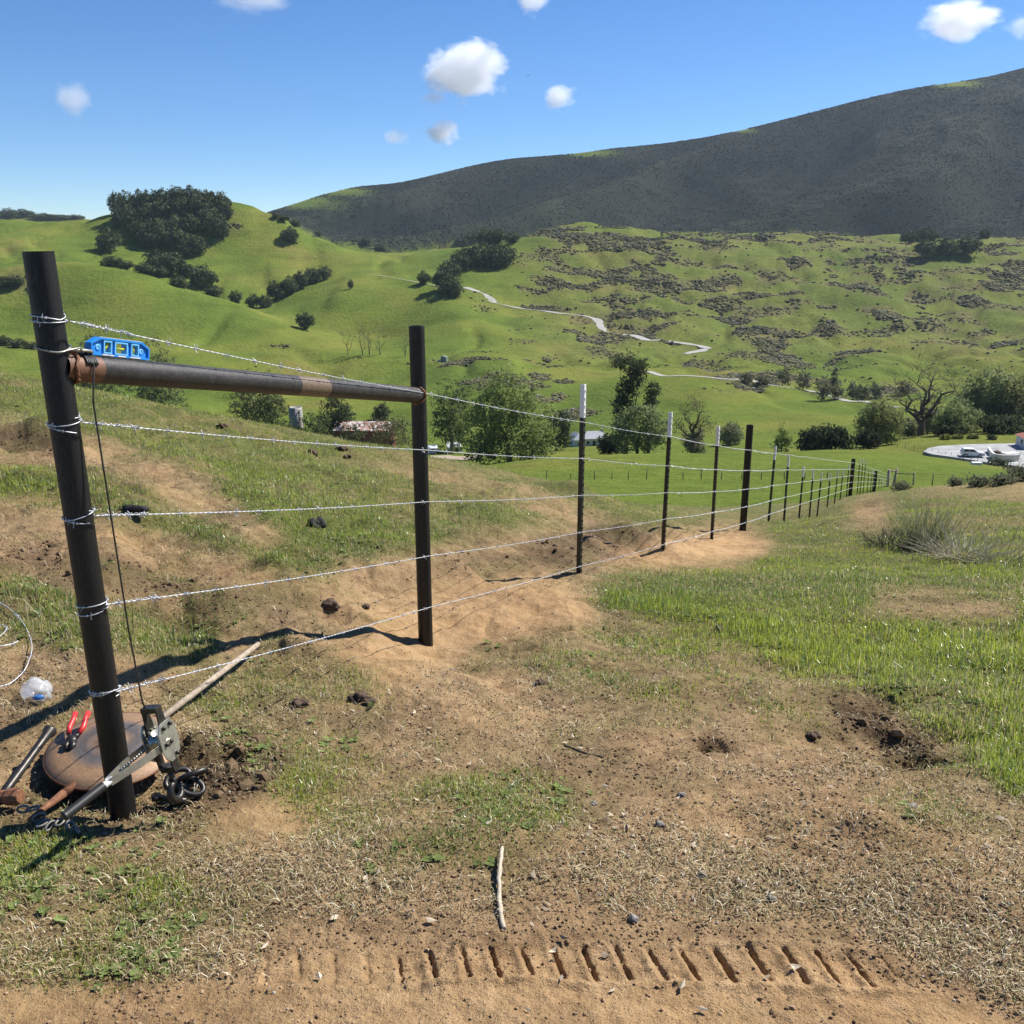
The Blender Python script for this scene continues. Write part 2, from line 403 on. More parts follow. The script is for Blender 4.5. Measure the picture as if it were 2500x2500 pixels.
def cover(x, y, z):
    w = .55 * fbm(x / .9, y / .9, 3, 91) + .45 * fbm(x / .22, y / .22, 3, 92)
    far = sstep(8, 20, y)
    g = np.clip(look(green, x, y, z) + w * (.75 - .3 * far), 0, 1)
    l0 = look(litter, x, y, z)
    l = np.clip(l0 + (.25 + .75 * l0) * (.8 * fbm(x / .55, y / .55, 3, 93) + .5 * fbm(x / .13, y / .13, 2, 96)), 0, 1)
    b = np.clip(look(bare, x, y, z) + .45 * fbm(x / .6, y / .6, 3, 94), 0, 1)
    k = np.clip(look(dark, x, y, z) + .5 * fbm(x / .3, y / .3, 3, 95), 0, 1)
    return g, l, b, k

# cover of the hills, as patches (px, py, rx, ry, weight)
SCRUB = [(1060,436,40,12,1),(1110,446,70,20,1),(1200,470,80,20,.9),(1300,452,60,14,.9),(1272,494,50,16,.8),(1130,520,60,18,.8),(1080,505,50,14,.7),
 (1230,500,60,16,.8),(1160,560,90,15,.7),(980,568,50,12,.7),(1050,545,60,14,.7),(1280,540,70,18,.9),(1344,580,50,14,.9),(1230,598,60,14,.7),
 (1409,615,45,18,.9),(1467,645,35,14,.9),(1488,670,40,10,.8),(1614,667,60,8,1),(1560,616,35,12,.6),(1668,612,50,18,.9),(1733,570,28,18,1),(1697,508,40,16,1),
 (1632,487,50,12,.8),(1632,544,45,14,.7),(1506,497,40,16,.8),(1560,520,40,14,.5),(1452,446,60,10,.9),(1524,430,30,8,.8),(1570,445,40,8,.7),
 (1902,476,35,16,.8),(1902,530,40,30,.8),(1830,566,30,6,1),(1863,613,20,6,1),(1884,649,35,10,.7),(1500,560,40,16,.5),(1560,570,50,14,.5),(1420,560,40,14,.5),(1360,520,40,14,.5),
 (1200,624,45,6,1),(1270,640,50,6,1),(1000,577,50,5,.9),(1080,587,40,5,.9),(900,686,55,10,.9),(900,706,40,14,.8),(950,725,60,22,.9),(1010,705,30,14,1),(1050,745,34,22,.9),(1085,775,24,12,.8),(1040,676,22,5,1),(1090,640,22,10,.8),(1080,634,28,8,.5),(1150,632,30,8,.5),(1010,640,20,6,.5),
 (515,655,26,5,1),(450,425,30,6,.5),(30,540,40,20,.3),(1480,715,50,8,.9),(1380,712,40,7,.9),(1420,735,40,8,.5),(1300,690,40,6,.5),(1660,735,60,12,.6),(1560,735,40,10,.6),
 (1560,590,20,10,.6),(1380,600,30,10,.8),(1180,600,30,8,.6),(1140,470,30,8,.8),(1040,475,40,10,.4),(960,545,30,8,.5),(1330,645,30,6,.4),(1270,560,40,10,.6),(1230,630,30,6,.6)]
def scrub_at(px, py):
    v = np.zeros(np.shape(px))
    for cx, cy, rx, ry, w in SCRUB:
        g = ((px - cx) / rx) ** 2 + ((py - cy) / ry) ** 2
        v = np.maximum(v, w * np.exp(-g * .8))
    return v
CH_EDGE = np.array([(-900,380),(0,380),(480,392),(505,402),(560,424),(620,452),(700,470),(740,478),(850,462),(960,456),(1040,440),(1100,436),(1280,446),(1400,449),(1510,440),(1600,450),(1690,460),(1760,460),(1932,454),(2700,454)], float)
GRASSTOP = [(575,382,75,13),(650,362,55,9),(1110,289,60,7),(1800,158,60,8),(1400,246,28,5)]
def chaparral_at(px, py, y):
    v = sstep(1180, 1260, y) * (1 - sstep(-5, 6, py - np.interp(px, CH_EDGE[:, 0], CH_EDGE[:, 1])))
    v = v * sstep(470, 520, px)
    for cx, cy, rx, ry in GRASSTOP:
        g = ((px - cx) / rx) ** 2 + ((py - cy) / ry) ** 2
        v = v * (1 - np.exp(-g ** 2))
    return v

# ------------------------------------------------------------------ materials
def new_mat(name):
    m = bpy.data.materials.new(name); m.use_nodes = True
    nt = m.node_tree
    b = nt.nodes["Principled BSDF"]
    return m, nt, b
def N(nt, t, **kw):
    n = nt.nodes.new(t)
    for k, v in kw.items(): setattr(n, k, v)
    return n
def noise_node(nt, scale, detail=4, rough=.55, vec=None, dim='3D'):
    n = N(nt, "ShaderNodeTexNoise"); n.inputs["Scale"].default_value = scale
    n.inputs["Detail"].default_value = detail; n.inputs["Roughness"].default_value = rough
    if vec is not None: nt.links.new(vec, n.inputs["Vector"])
    return n
def ramp(nt, fac, stops):
    r = N(nt, "ShaderNodeValToRGB")
    e = r.color_ramp.elements
    while len(e) < len(stops): e.new(.5)
    for el, (p, c) in zip(e, stops):
        el.position = p; el.color = (*c, 1) if len(c) == 3 else c
    nt.links.new(fac, r.inputs[0])
    return r.outputs[0]
def mix(nt, fac, a, b, mode='MIX'):
    m = N(nt, "ShaderNodeMix", data_type='RGBA', blend_type=mode)
    for sock, v in ((m.inputs[0], fac), (m.inputs[6], a), (m.inputs[7], b)):
        if isinstance(v, (int, float)): sock.default_value = v
        elif isinstance(v, tuple): sock.default_value = (*v, 1) if len(v) == 3 else v
        else: nt.links.new(v, sock)
    return m.outputs[2]
def math_node(nt, op, a, b=None, clamp=False):
    m = N(nt, "ShaderNodeMath", operation=op, use_clamp=clamp)
    for s, v in zip(m.inputs, (a, b)):
        if v is None: continue
        if isinstance(v, (int, float)): s.default_value = v
        else: nt.links.new(v, s)
    return m.outputs[0]
def bump_node(nt, hgt, strength, dist, bsdf):
    b = N(nt, "ShaderNodeBump"); b.inputs["Strength"].default_value = strength; b.inputs["Distance"].default_value = dist
    nt.links.new(hgt, b.inputs["Height"]); nt.links.new(b.outputs[0], bsdf.inputs["Normal"])
def simple(name, col, rough=.6, metal=0.0, var=.25, scale=30.0, bump=0.0, bdist=.002, spec=.5):
    m, nt, b = new_mat(name)
    tc = N(nt, "ShaderNodeTexCoord")
    n = noise_node(nt, scale, 5, .6, tc.outputs["Object"])
    lo = tuple(c * (1 - var) for c in col); hi = tuple(min(1, c * (1 + var)) for c in col)
    nt.links.new(ramp(nt, n.outputs[0], [(.3, lo), (.7, hi)]), b.inputs["Base Color"])
    b.inputs["Roughness"].default_value = rough; b.inputs["Metallic"].default_value = metal
    b.inputs["Specular IOR Level"].default_value = spec
    if bump: bump_node(nt, n.outputs[0], bump, bdist, b)
    return m
def geo_pos(nt):
    return N(nt, "ShaderNodeNewGeometry").outputs["Position"]
def scaled(nt, vec, s):
    m = N(nt, "ShaderNodeMapping"); m.inputs["Scale"].default_value = s
    nt.links.new(vec, m.inputs["Vector"]); return m.outputs[0]

def ground_material():
    m, nt, b = new_mat("near_ground")
    p = geo_pos(nt)
    att = N(nt, "ShaderNodeAttribute", attribute_name="cov")
    sepc = N(nt, "ShaderNodeSeparateColor"); nt.links.new(att.outputs["Color"], sepc.inputs[0])
    n1 = noise_node(nt, 1.4, 6, .6, p); n2 = noise_node(nt, 14, 6, .65, p); n3 = noise_node(nt, 90, 4, .7, p); n4 = noise_node(nt, 260, 3, .75, p)
    soil = ramp(nt, n2.outputs[0], [(.28, (.165, .106, .055)), (.5, (.32, .212, .112)), (.75, (.46, .32, .178))])
    sand = ramp(nt, n2.outputs[0], [(.25, (.33, .205, .100)), (.5, (.45, .288, .142)), (.78, (.54, .365, .198))])
    c = mix(nt, sepc.outputs[2], soil, sand)
    c = mix(nt, .85, c, ramp(nt, n4.outputs[0], [(.34, (.52, .5, .48)), (.5, (1, 1, 1)), (.68, (1.28, 1.24, 1.2))]), 'MULTIPLY')
    red = ramp(nt, n1.outputs[0], [(.42, (1, 1, 1)), (.62, (1.0, .95, .90))])
    c = mix(nt, .8, c, red, 'MULTIPLY')
    c = mix(nt, sepc.outputs[1], c, (.075, .045, .027))
    lit = ramp(nt, n3.outputs[0], [(.38, (.20, .15, .085)), (.6, (.34, .27, .15))])
    lf = math_node(nt, 'MULTIPLY', att.outputs["Alpha"], ramp(nt, n3.outputs[0], [(.46, (0, 0, 0)), (.62, (.4, .4, .4))]))
    c = mix(nt, lf, c, lit)
    gr = ramp(nt, n2.outputs[0], [(.3, (.045, .062, .014)), (.6, (.085, .112, .024)), (.8, (.15, .15, .05))])
    gf = math_node(nt, 'MULTIPLY', sepc.outputs[0], .85)
    c = mix(nt, gf, c, gr)
    nt.links.new(c, b.inputs["Base Color"])
    b.inputs["Roughness"].default_value = .95; b.inputs["Specular IOR Level"].default_value = .15
    hb = math_node(nt, 'ADD', math_node(nt, 'MULTIPLY', n4.outputs[0], .25), math_node(nt, 'ADD', math_node(nt, 'MULTIPLY', n3.outputs[0], .5), n2.outputs[0]))
    bump_node(nt, hb, .9, .024, b)
    return m
def hill_material():
    m, nt, b = new_mat("hill_grass")
    p = geo_pos(nt)
    att = N(nt, "ShaderNodeAttribute", attribute_name="cov")
    sepc = N(nt, "ShaderNodeSeparateColor"); nt.links.new(att.outputs["Color"], sepc.inputs[0])
    n0 = noise_node(nt, .012, 4, .55, p)
    n1 = noise_node(nt, 1.0, 5, .6, scaled(nt, p, (.03, .03, .14)))
    n2 = noise_node(nt, .35, 5, .65, p)
    n3 = noise_node(nt, 2.5, 4, .7, p)
    g = ramp(nt, n0.outputs[0], [(.3, (.098, .146, .025)), (.48, (.134, .176, .030)), (.62, (.170, .186, .038)), (.76, (.205, .172, .056))])
    g = mix(nt, .75, g, ramp(nt, n1.outputs[0], [(.3, (.62, .66, .6)), (.5, (1, 1, 1)), (.72, (1.25, 1.15, 1.1))]), 'MULTIPLY')
    g = mix(nt, .7, g, ramp(nt, n2.outputs[0], [(.3, (.72, .74, .7)), (.55, (1, 1, 1)), (.75, (1.16, 1.12, 1.1))]), 'MULTIPLY')
    g = mix(nt, .8, g, ramp(nt, n3.outputs[0], [(.32, (.6, .62, .6)), (.55, (1, 1, 1)), (.75, (1.2, 1.16, 1.1))]), 'MULTIPLY')
    sc = ramp(nt, n2.outputs[0], [(.3, (.065, .060, .036)), (.48, (.135, .112, .055)), (.72, (.215, .175, .08))])
    sf = math_node(nt, 'MULTIPLY', sepc.outputs[1], .8, True)
    c = mix(nt, sf, g, sc)
    cf = sepc.outputs[0]
    cc = ramp(nt, n2.outputs[0], [(.3, (.015, .021, .015)), (.5, (.024, .029, .020)), (.7, (.036, .039, .028))])
    cc = mix(nt, 1.0, cc, ramp(nt, att.outputs["Alpha"], [(.0, (.52, .60, .62)), (.5, (1, 1, 1)), (1, (1.5, 1.42, 1.38))]), 'MULTIPLY')  # painted relief: gullies darkened, spurs lightened in the brush colour
    c = mix(nt, cf, c, cc)
    gv = ramp(nt, n3.outputs[0], [(.3, (.25, .22, .17)), (.7, (.36, .33, .27))])
    c = mix(nt, sepc.outputs[2], c, gv)
    nt.links.new(c, b.inputs["Base Color"])
    b.inputs["Roughness"].default_value = 1.0; b.inputs["Specular IOR Level"].default_value = .05
    hb = math_node(nt, 'ADD', math_node(nt, 'MULTIPLY', n3.outputs[0], .25), n2.outputs[0])
    bump_node(nt, hb, .8, 1.6, b)
    return m
def tint_mat(name, rough=.6, transl=.35, gain=(1, 1, 1), spec=.3):
    """leaf and blade material: colour from the mesh's own per-leaf tint"""
    m, nt, b = new_mat(name)
    att = N(nt, "ShaderNodeAttribute", attribute_name="tint")
    c = mix(nt, 1.0, att.outputs["Color"], gain, 'MULTIPLY')
    nt.links.new(c, b.inputs["Base Color"])
    b.inputs["Roughness"].default_value = rough; b.inputs["Specular IOR Level"].default_value = spec
    if transl > 0:
        t = N(nt, "ShaderNodeBsdfTranslucent"); nt.links.new(c, t.inputs[0])
        mx = N(nt, "ShaderNodeMixShader"); mx.inputs[0].default_value = transl
        nt.links.new(b.outputs[0], mx.inputs[1]); nt.links.new(t.outputs[0], mx.inputs[2])
        nt.links.new(mx.outputs[0], nt.nodes["Material Output"].inputs[0])
    return m

M = {}
M['ground'] = ground_material()
M['hill'] = hill_material()
M['grass'] = tint_mat("grass_blades", .32, .42, spec=.5)
M['weed'] = tint_mat("weed_leaves", .8, .25, spec=.08)
M['straw'] = tint_mat("dry_straw", .7, .1)
M['soil_bits'] = tint_mat("soil_crumbs", .95, 0, spec=.1)
M['leaf'] = tint_mat("tree_leaves", .75, .42, spec=.12)
M['oak_leaf'] = tint_mat("oak_leaves", .9, .1, spec=.05)
M['brush'] = tint_mat("brush_leaves", .8, .05, spec=.15)
M['rock'] = simple("grey_rock", (.20, .185, .17), .9, 0, .35, .8, .6, .3)
M['bark'] = simple("bark", (.10, .075, .055), .9, 0, .4, 3, .5, .05)
M['pale_bark'] = simple("pale_bark", (.32, .28, .23), .85, 0, .35, 2, .4, .05)
M['galv'] = simple("galvanised_wire", (.64, .65, .66), .45, .4, .12, 60)
M['white_paint'] = simple("white_paint", (.78, .77, .73), .55, 0, .1, 20, .2, .001)
M['tpost'] = simple("dark_green_paint", (.016, .020, .016), .45, 0, .4, 40, .2, .001)
M['steel'] = simple("worn_steel", (.33, .32, .28), .42, .7, .25, 60, .2, .0006)
M['old_steel'] = simple("old_grey_steel", (.20, .19, .17), .6, .5, .5, 50, .5, .001)
M['zinc'] = simple("plated_steel", (.46, .45, .38), .38, .75, .22, 45, .15, .0005)
M['dark_steel'] = simple("dark_steel", (.055, .05, .045), .42, .7, .4, 60, .3, .0006)
M['rust'] = simple("rusty_steel", (.20, .085, .04), .75, .2, .45, 50, .5, .001)
M['black_rubber'] = simple("black_rubber", (.016, .016, .016), .5, 0, .3, 60)
M['red_grip'] = simple("red_grip", (.62, .035, .03), .4, 0, .1, 40)
M['blue'] = simple("blue_plastic", (.02, .24, .68), .38, 0, .08, 60)
M['light_blue'] = simple("pale_blue_plastic", (.16, .50, .86), .4, 0, .08, 60)
M['navy'] = simple("shaded_blue_plastic", (.012, .10, .34), .45, 0, .1, 60)
M['alu'] = simple("milled_edge", (.82, .82, .80), .35, .3, .05, 80)
M['vial'] = simple("yellow_vial", (.55, .50, .06), .2, 0, .15, 60)
M['stick'] = simple("dry_stick", (.44, .37, .27), .8, 0, .25, 60, .5, .001)
M['wood'] = simple("weathered_wood", (.33, .26, .19), .85, 0, .3, 40, .5, .001)
M['gravel'] = simple("gravel", (.33, .31, .275), .95, 0, .2, 1.2, .3, .05)
M['lot'] = simple("pale_gravel_lot", (.31, .305, .30), .9, 0, .3, .35, .3, .05)
M['black'] = simple("black_matter", (.012, .011, .011), .8, 0, .4, 40, .6, .01)
M['clod'] = simple("soil_clod", (.08, .05, .032), .95, 0, .45, 40, .8, .01)
M['stucco'] = simple("white_stucco", (.62, .61, .57), .9, 0, .08, 1.5)
M['cream'] = simple("cream_plaster", (.60, .55, .45), .9, 0, .1, 1.5)
M['grey_roof'] = simple("grey_shingle", (.34, .35, .37), .85, 0, .15, 1.0)
M['barn_red'] = simple("barn_red_boards", (.23, .065, .05), .85, 0, .35, .9)
M['concrete'] = simple("silo_concrete", (.34, .32, .29), .9, 0, .2, .7)
M['glass'] = simple("dark_glass", (.02, .024, .028), .12, 0, .2, 2)
M['car_white'] = simple("white_car_paint", (.78, .79, .80), .25, 0, .03, 2)
M['car_black'] = simple("black_car_paint", (.015, .015, .017), .25, 0, .2, 2)
M['tyre'] = simple("tyre_rubber", (.018, .018, .018), .8, 0, .2, 10)
M['tin'] = simple("pale_tin", (.55, .55, .53), .5, .4, .15, 1.0)
M['tank'] = simple("grey_tank", (.16, .19, .16), .7, 0, .15, 1.0)
M['red_tile'] = simple("red_tile", (.34, .12, .07), .8, 0, .2, 3)
M['track'] = simple("worn_track", (.24, .22, .10), .95, 0, .25, .6)
M['path'] = simple("pale_path", (.36, .28, .20), .9, 0, .1, 2)

def pipe_material():
    m, nt, b = new_mat("oilfield_pipe")
    tc = N(nt, "ShaderNodeTexCoord").outputs["Object"]
    n1 = noise_node(nt, 9, 6, .6, scaled(nt, tc, (1, 1, .25)))
    n2 = noise_node(nt, 160, 4, .65, scaled(nt, tc, (1, 1, .3)))
    n3 = noise_node(nt, 5, 3, .5, tc)
    c = ramp(nt, n2.outputs[0], [(.3, (.004, .0036, .0034)), (.55, (.009, .008, .0074)), (.78, (.030, .027, .025))])
    c = mix(nt, .7, c, ramp(nt, n1.outputs[0], [(.3, (.4, .38, .37)), (.7, (1.5, 1.38, 1.3))]), 'MULTIPLY')
    rf = ramp(nt, n3.outputs[0], [(.60, (0, 0, 0)), (.72, (.5, .5, .5))])
    c = mix(nt, rf, c, (.075, .036, .020))
    nt.links.new(c, b.inputs["Base Color"])
    b.inputs["Metallic"].default_value = .15
    nt.links.new(ramp(nt, n2.outputs[0], [(.3, (.62,) * 3), (.7, (.42,) * 3)]), b.inputs["Roughness"])
    bump_node(nt, n2.outputs[0], .35, .0012, b)
    return m
def rail_material(band0, band1):
    m, nt, b = new_mat("scaled_rail_pipe")
    tc = N(nt, "ShaderNodeTexCoord").outputs["Object"]
    n1 = noise_node(nt, 20, 6, .6, tc); n2 = noise_node(nt, 150, 5, .7, tc)
    c = ramp(nt, n2.outputs[0], [(.28, (.009, .0078, .0072)), (.5, (.030, .026, .024)), (.75, (.095, .084, .078))])
    c = mix(nt, .75, c, ramp(nt, n1.outputs[0], [(.3, (.4, .38, .36)), (.7, (1.45, 1.35, 1.3))]), 'MULTIPLY')
    sx = N(nt, "ShaderNodeSeparateXYZ"); nt.links.new(tc, sx.inputs[0])
    j = math_node(nt, 'ADD', sx.outputs[1], math_node(nt, 'MULTIPLY', n1.outputs[0], .02))
    def band(a, bb):
        return math_node(nt, 'MULTIPLY', math_node(nt, 'GREATER_THAN', j, a), math_node(nt, 'LESS_THAN', j, bb))
    c = mix(nt, math_node(nt, 'MULTIPLY', band(band0, band1), .8), c, ramp(nt, n2.outputs[0], [(.3, (.10, .062, .035)), (.7, (.26, .18, .11))]))
    c = mix(nt, math_node(nt, 'MULTIPLY', band(-9, .135), .85), c, ramp(nt, n1.outputs[0], [(.3, (.09, .04, .02)), (.7, (.26, .12, .06))]))
    nt.links.new(c, b.inputs["Base Color"])
    b.inputs["Metallic"].default_value = .1; b.inputs["Roughness"].default_value = .55
    bump_node(nt, n2.outputs[0], .5, .0015, b)
    return m
M['pipe'] = pipe_material()
def disc_material():
    m, nt, b = new_mat("rusted_disc_blade")
    tc = N(nt, "ShaderNodeTexCoord").outputs["Object"]
    ln = N(nt, "ShaderNodeVectorMath", operation='LENGTH'); nt.links.new(tc, ln.inputs[0])
    n1 = noise_node(nt, 14, 6, .6, tc); n2 = noise_node(nt, 120, 4, .6, tc)
    rr = math_node(nt, 'ADD', ln.outputs["Value"], math_node(nt, 'MULTIPLY', math_node(nt, 'SUBTRACT', n1.outputs[0], .5), .05))
    c = ramp(nt, math_node(nt, 'MULTIPLY', rr, 5.0), [(.0, (.17, .11, .075)), (.22, (.22, .145, .095)), (.40, (.085, .078, .078)), (.52, (.13, .11, .098)), (.66, (.30, .185, .10)), (.95, (.27, .17, .10))])
    c = mix(nt, .7, c, ramp(nt, n2.outputs[0], [(.3, (.65, .62, .6)), (.7, (1.25, 1.2, 1.15))]), 'MULTIPLY')
    nt.links.new(c, b.inputs["Base Color"]); b.inputs["Roughness"].default_value = .6; b.inputs["Metallic"].default_value = .25
    bump_node(nt, n2.outputs[0], .3, .001, b)
    return m
M['disc'] = disc_material()
def plastic_material():
    m, nt, b = new_mat("clear_crumpled_plastic")
    b.inputs["Base Color"].default_value = (.9, .92, .95, 1); b.inputs["Roughness"].default_value = .12
    tr = N(nt, "ShaderNodeBsdfTransparent"); tr.inputs[0].default_value = (.95, .96, .97, 1)
    mx = N(nt, "ShaderNodeMixShader"); mx.inputs[0].default_value = .32
    nt.links.new(tr.outputs[0], mx.inputs[1]); nt.links.new(b.outputs[0], mx.inputs[2])
    nt.links.new(mx.outputs[0], nt.nodes["Material Output"].inputs[0])
    return m
M['plastic'] = plastic_material()

# ------------------------------------------------------------------ mesh helpers
def np_mesh(name, verts, faces, mat, tint=None, smooth=False, attr="tint"):
    """verts (n,3), faces (m,k) arrays -> mesh datablock"""
    me = bpy.data.meshes.new(name)
    verts = np.ascontiguousarray(verts, np.float32); faces = np.ascontiguousarray(faces, np.int32)
    me.vertices.add(len(verts)); me.vertices.foreach_set("co", verts.ravel())
    k = faces.shape[1]
    me.loops.add(faces.size); me.loops.foreach_set("vertex_index", faces.ravel())
    me.polygons.add(len(faces))
    me.polygons.foreach_set("loop_start", np.arange(0, faces.size, k, dtype=np.int32))
    try: me.polygons.foreach_set("loop_total", np.full(len(faces), k, np.int32))
    except Exception: pass
    me.polygons.foreach_set("use_smooth", np.full(len(faces), smooth, bool))
    if tint is not None:
        a = me.attributes.new(attr, 'FLOAT_COLOR', 'POINT')
        t = np.ones((len(verts), 4), np.float32); t[:, :tint.shape[1]] = tint
        a.data.foreach_set("color", t.ravel())
    me.update(calc_edges=True)
    me.materials.append(mat)
    return me
def link(name, me, parent=None, loc=None):
    o = bpy.data.objects.new(name, me); C.objects.link(o)
    if parent is not None: o.parent = parent
    if loc is not None: o.location = loc
    return o
def tag(o, label=None, cat=None, group=None, kind=None):
    if label: o["label"] = label
    if cat: o["category"] = cat
    if group: o["group"] = group
    if kind: o["kind"] = kind
    return o
def thing(name, label, cat, loc=(0, 0, 0), rz=0.0, group=None):
    o = bpy.data.objects.new(name, None); C.objects.link(o)
    o.empty_display_size = .1
    o.location = loc; o.rotation_euler = (0, 0, rz)
    return tag(o, label, cat, group)
def copy_tree(o, parent=None):
    c = o.copy(); C.objects.link(c)
    if parent is not None: c.parent = parent
    for ch in list(o.children): copy_tree(ch, c)
    return c

class MB:
    """collects shapes, then becomes ONE mesh object"""
    def __init__(self): self.v = []; self.f = []; self.sm = []
    def add(self, vs, fs, smooth=False):
        o = len(self.v)
        self.v += [tuple(p) for p in vs]; self.f += [tuple(i + o for i in f) for f in fs]; self.sm += [smooth] * len(fs)
        return self
    def box(self, c, s, rot=None):
        c = Vector(c); hx, hy, hz_ = (a / 2 for a in s)
        vs = [Vector((x, y, z)) for x in (-hx, hx) for y in (-hy, hy) for z in (-hz_, hz_)]
        if rot is not None: vs = [rot @ v for v in vs]
        return self.add([c + v for v in vs], [(0, 1, 3, 2), (4, 6, 7, 5), (0, 4, 5, 1), (2, 3, 7, 6), (0, 2, 6, 4), (1, 5, 7, 3)])
    def cyl(self, p0, p1, r0, r1=None, n=12, caps=True, smooth=True):
        return self.tube([p0, p1], [r0, r0 if r1 is None else r1], n, caps, smooth)
    def tube(self, path, rad, n=8, caps=True, smooth=True, closed=False):
        path = [Vector(p) for p in path]
        m = len(path)
        if not isinstance(rad, (list, tuple)): rad = [rad] * m
        vs, fs = [], []
        prev = None
        for i, p in enumerate(path):
            if closed: d = path[(i + 1) % m] - path[i - 1]
            else: d = path[min(i + 1, m - 1)] - path[max(i - 1, 0)]
            d = d.normalized() if d.length > 1e-9 else Vector((0, 0, 1))
            if prev is None:
                a = Vector((0, 0, 1)) if abs(d.z) < .9 else Vector((1, 0, 0))
                u = d.cross(a).normalized()
            else:
                u = (prev - d * prev.dot(d))
                u = u.normalized() if u.length > 1e-6 else d.orthogonal().normalized()
            w = d.cross(u); prev = u
            for k in range(n):
                t = 2 * math.pi * k / n
                vs.append(p + (u * math.cos(t) + w * math.sin(t)) * rad[i])
        rings = m if closed else m - 1
        for i in range(rings):
            a, b = i * n, ((i + 1) % m) * n
            for k in range(n): fs.append((a + k, a + (k + 1) % n, b + (k + 1) % n, b + k))
        self.add(vs, fs, smooth)
        if caps and not closed:
            o = len(self.v) - len(vs)
            self.f += [tuple(o + k for k in range(n))[::-1], tuple(o + (m - 1) * n + k for k in range(n))]; self.sm += [False, False]
        return self
    def lathe(self, prof, c=(0, 0, 0), n=32, rot=None, smooth=True):
        c = Vector(c); vs, fs = [], []
        for r, z in prof:
            for k in range(n):
                t = 2 * math.pi * k / n
                v = Vector((r * math.cos(t), r * math.sin(t), z))
                vs.append(c + (rot @ v if rot is not None else v))
        for i in range(len(prof) - 1):
            for k in range(n):
                a = i * n + k; b = i * n + (k + 1) % n
                fs.append((a, b, b + n, a + n))
        return self.add(vs, fs, smooth)
    def prism(self, poly, a0, a1, frame):
        """polygon in (u, w) pushed along v from a0 to a1; frame(u, v, w) -> point"""
        n = len(poly)
        vs = [frame(u, a0, w) for u, w in poly] + [frame(u, a1, w) for u, w in poly]
        fs = [tuple(range(n)), tuple(range(2 * n - 1, n - 1, -1))] + [(i, (i + 1) % n, n + (i + 1) % n, n + i)[::-1] for i in range(n)]
        return self.add(vs, fs)
    def blob(self, c, r, n=2, jit=.2, seed=0, squash=(1, 1, 1)):
        import bmesh
        bm = bmesh.new(); bmesh.ops.create_icosphere(bm, subdivisions=n, radius=1)
        rr = random.Random(seed); off = (rr.uniform(0, 50), rr.uniform(0, 50))
        vs = []
        for v in bm.verts:
            k = r * (1 + jit * 2 * float(fbm(np.array([v.co.x * 1.7 + off[0] + v.co.z]), np.array([v.co.y * 1.7 + off[1] - v.co.z * .7]), 3, 5)[0]))
            vs.append(Vector(c) + Vector((v.co.x * k * squash[0], v.co.y * k * squash[1], v.co.z * k * squash[2])))
        fs = [tuple(v.index for v in f.verts) for f in bm.faces]; bm.free()
        return self.add(vs, fs, True)
    def build(self, name, mat, parent=None, bevel=0.0):
        o0 = Vector((0, 0, 0))
        q = parent
        while q is not None: o0 += Vector(q.location); q = q.parent
        me = bpy.data.meshes.new(name)
        me.from_pydata([tuple(Vector(p) - o0) for p in self.v] if parent is not None else self.v, [], self.f)
        me.polygons.foreach_set("use_smooth", self.sm)
        me.materials.append(mat); me.update()
        o = link(name, me, parent)
        if bevel:
            b = o.modifiers.new("bevel", 'BEVEL'); b.width = bevel; b.segments = 2; b.limit_method = 'ANGLE'
        return o
    def local(self, name, mat, parent=None, bevel=0.0):
        """like build, but the vertices are already in the parent's space"""
        me = bpy.data.meshes.new(name)
        me.from_pydata([tuple(p) for p in self.v], [], self.f)
        me.polygons.foreach_set("use_smooth", self.sm)
        me.materials.append(mat); me.update()
        o = link(name, me, parent)
        if bevel:
            b = o.modifiers.new("bevel", 'BEVEL'); b.width = bevel; b.segments = 2; b.limit_method = 'ANGLE'
        return o

# ------------------------------------------------------------------ the courses of the roads
def course(pts, width, ymin, ymax=3000):
    P = []
    for i in range(len(pts) - 1):
        for t in np.linspace(0, 1, 13)[:-1]:
            P.append((pts[i][0] + (pts[i + 1][0] - pts[i][0]) * t, pts[i][1] + (pts[i + 1][1] - pts[i][1]) * t))
    P.append(pts[-1])
    W = np.array([tuple(hit(a, b, ymin, ymax)) for a, b in P])
    for k in range(40):
        S = (W[:-2] + 2 * W[1:-1] + W[2:]) / 4
        if k < 6: W[1:-1] = S
        else: W[1:-1, 2] = S[:, 2]
    W[:, 2] += 1.1
    return W, width
COURSES = [("dirt_road",) + course([(878,545),(915,557),(932,574),(975,584),(1040,592),(1100,598),(1128,606),(1133,620),(1150,632),(1210,640),(1270,649),(1318,655),(1334,660),(1322,666),(1290,671)], 6.5, 450) + ('gravel',),
           ("dirt_road",) + course([(1205,706),(1300,712),(1420,724),(1500,738),(1560,752),(1640,768),(1700,775)], 3.6, 380) + ('gravel',),
           ("dirt_track",) + course([(690,520),(745,527),(800,538),(850,548)], 3.5, 500) + ('track',),
           ("farm_path",) + course([(800,874),(860,873),(905,872)], 6.0, 205, 300) + ('path',)]
ROADS += [(W, w / 2) for n_, W, w, m_ in COURSES]

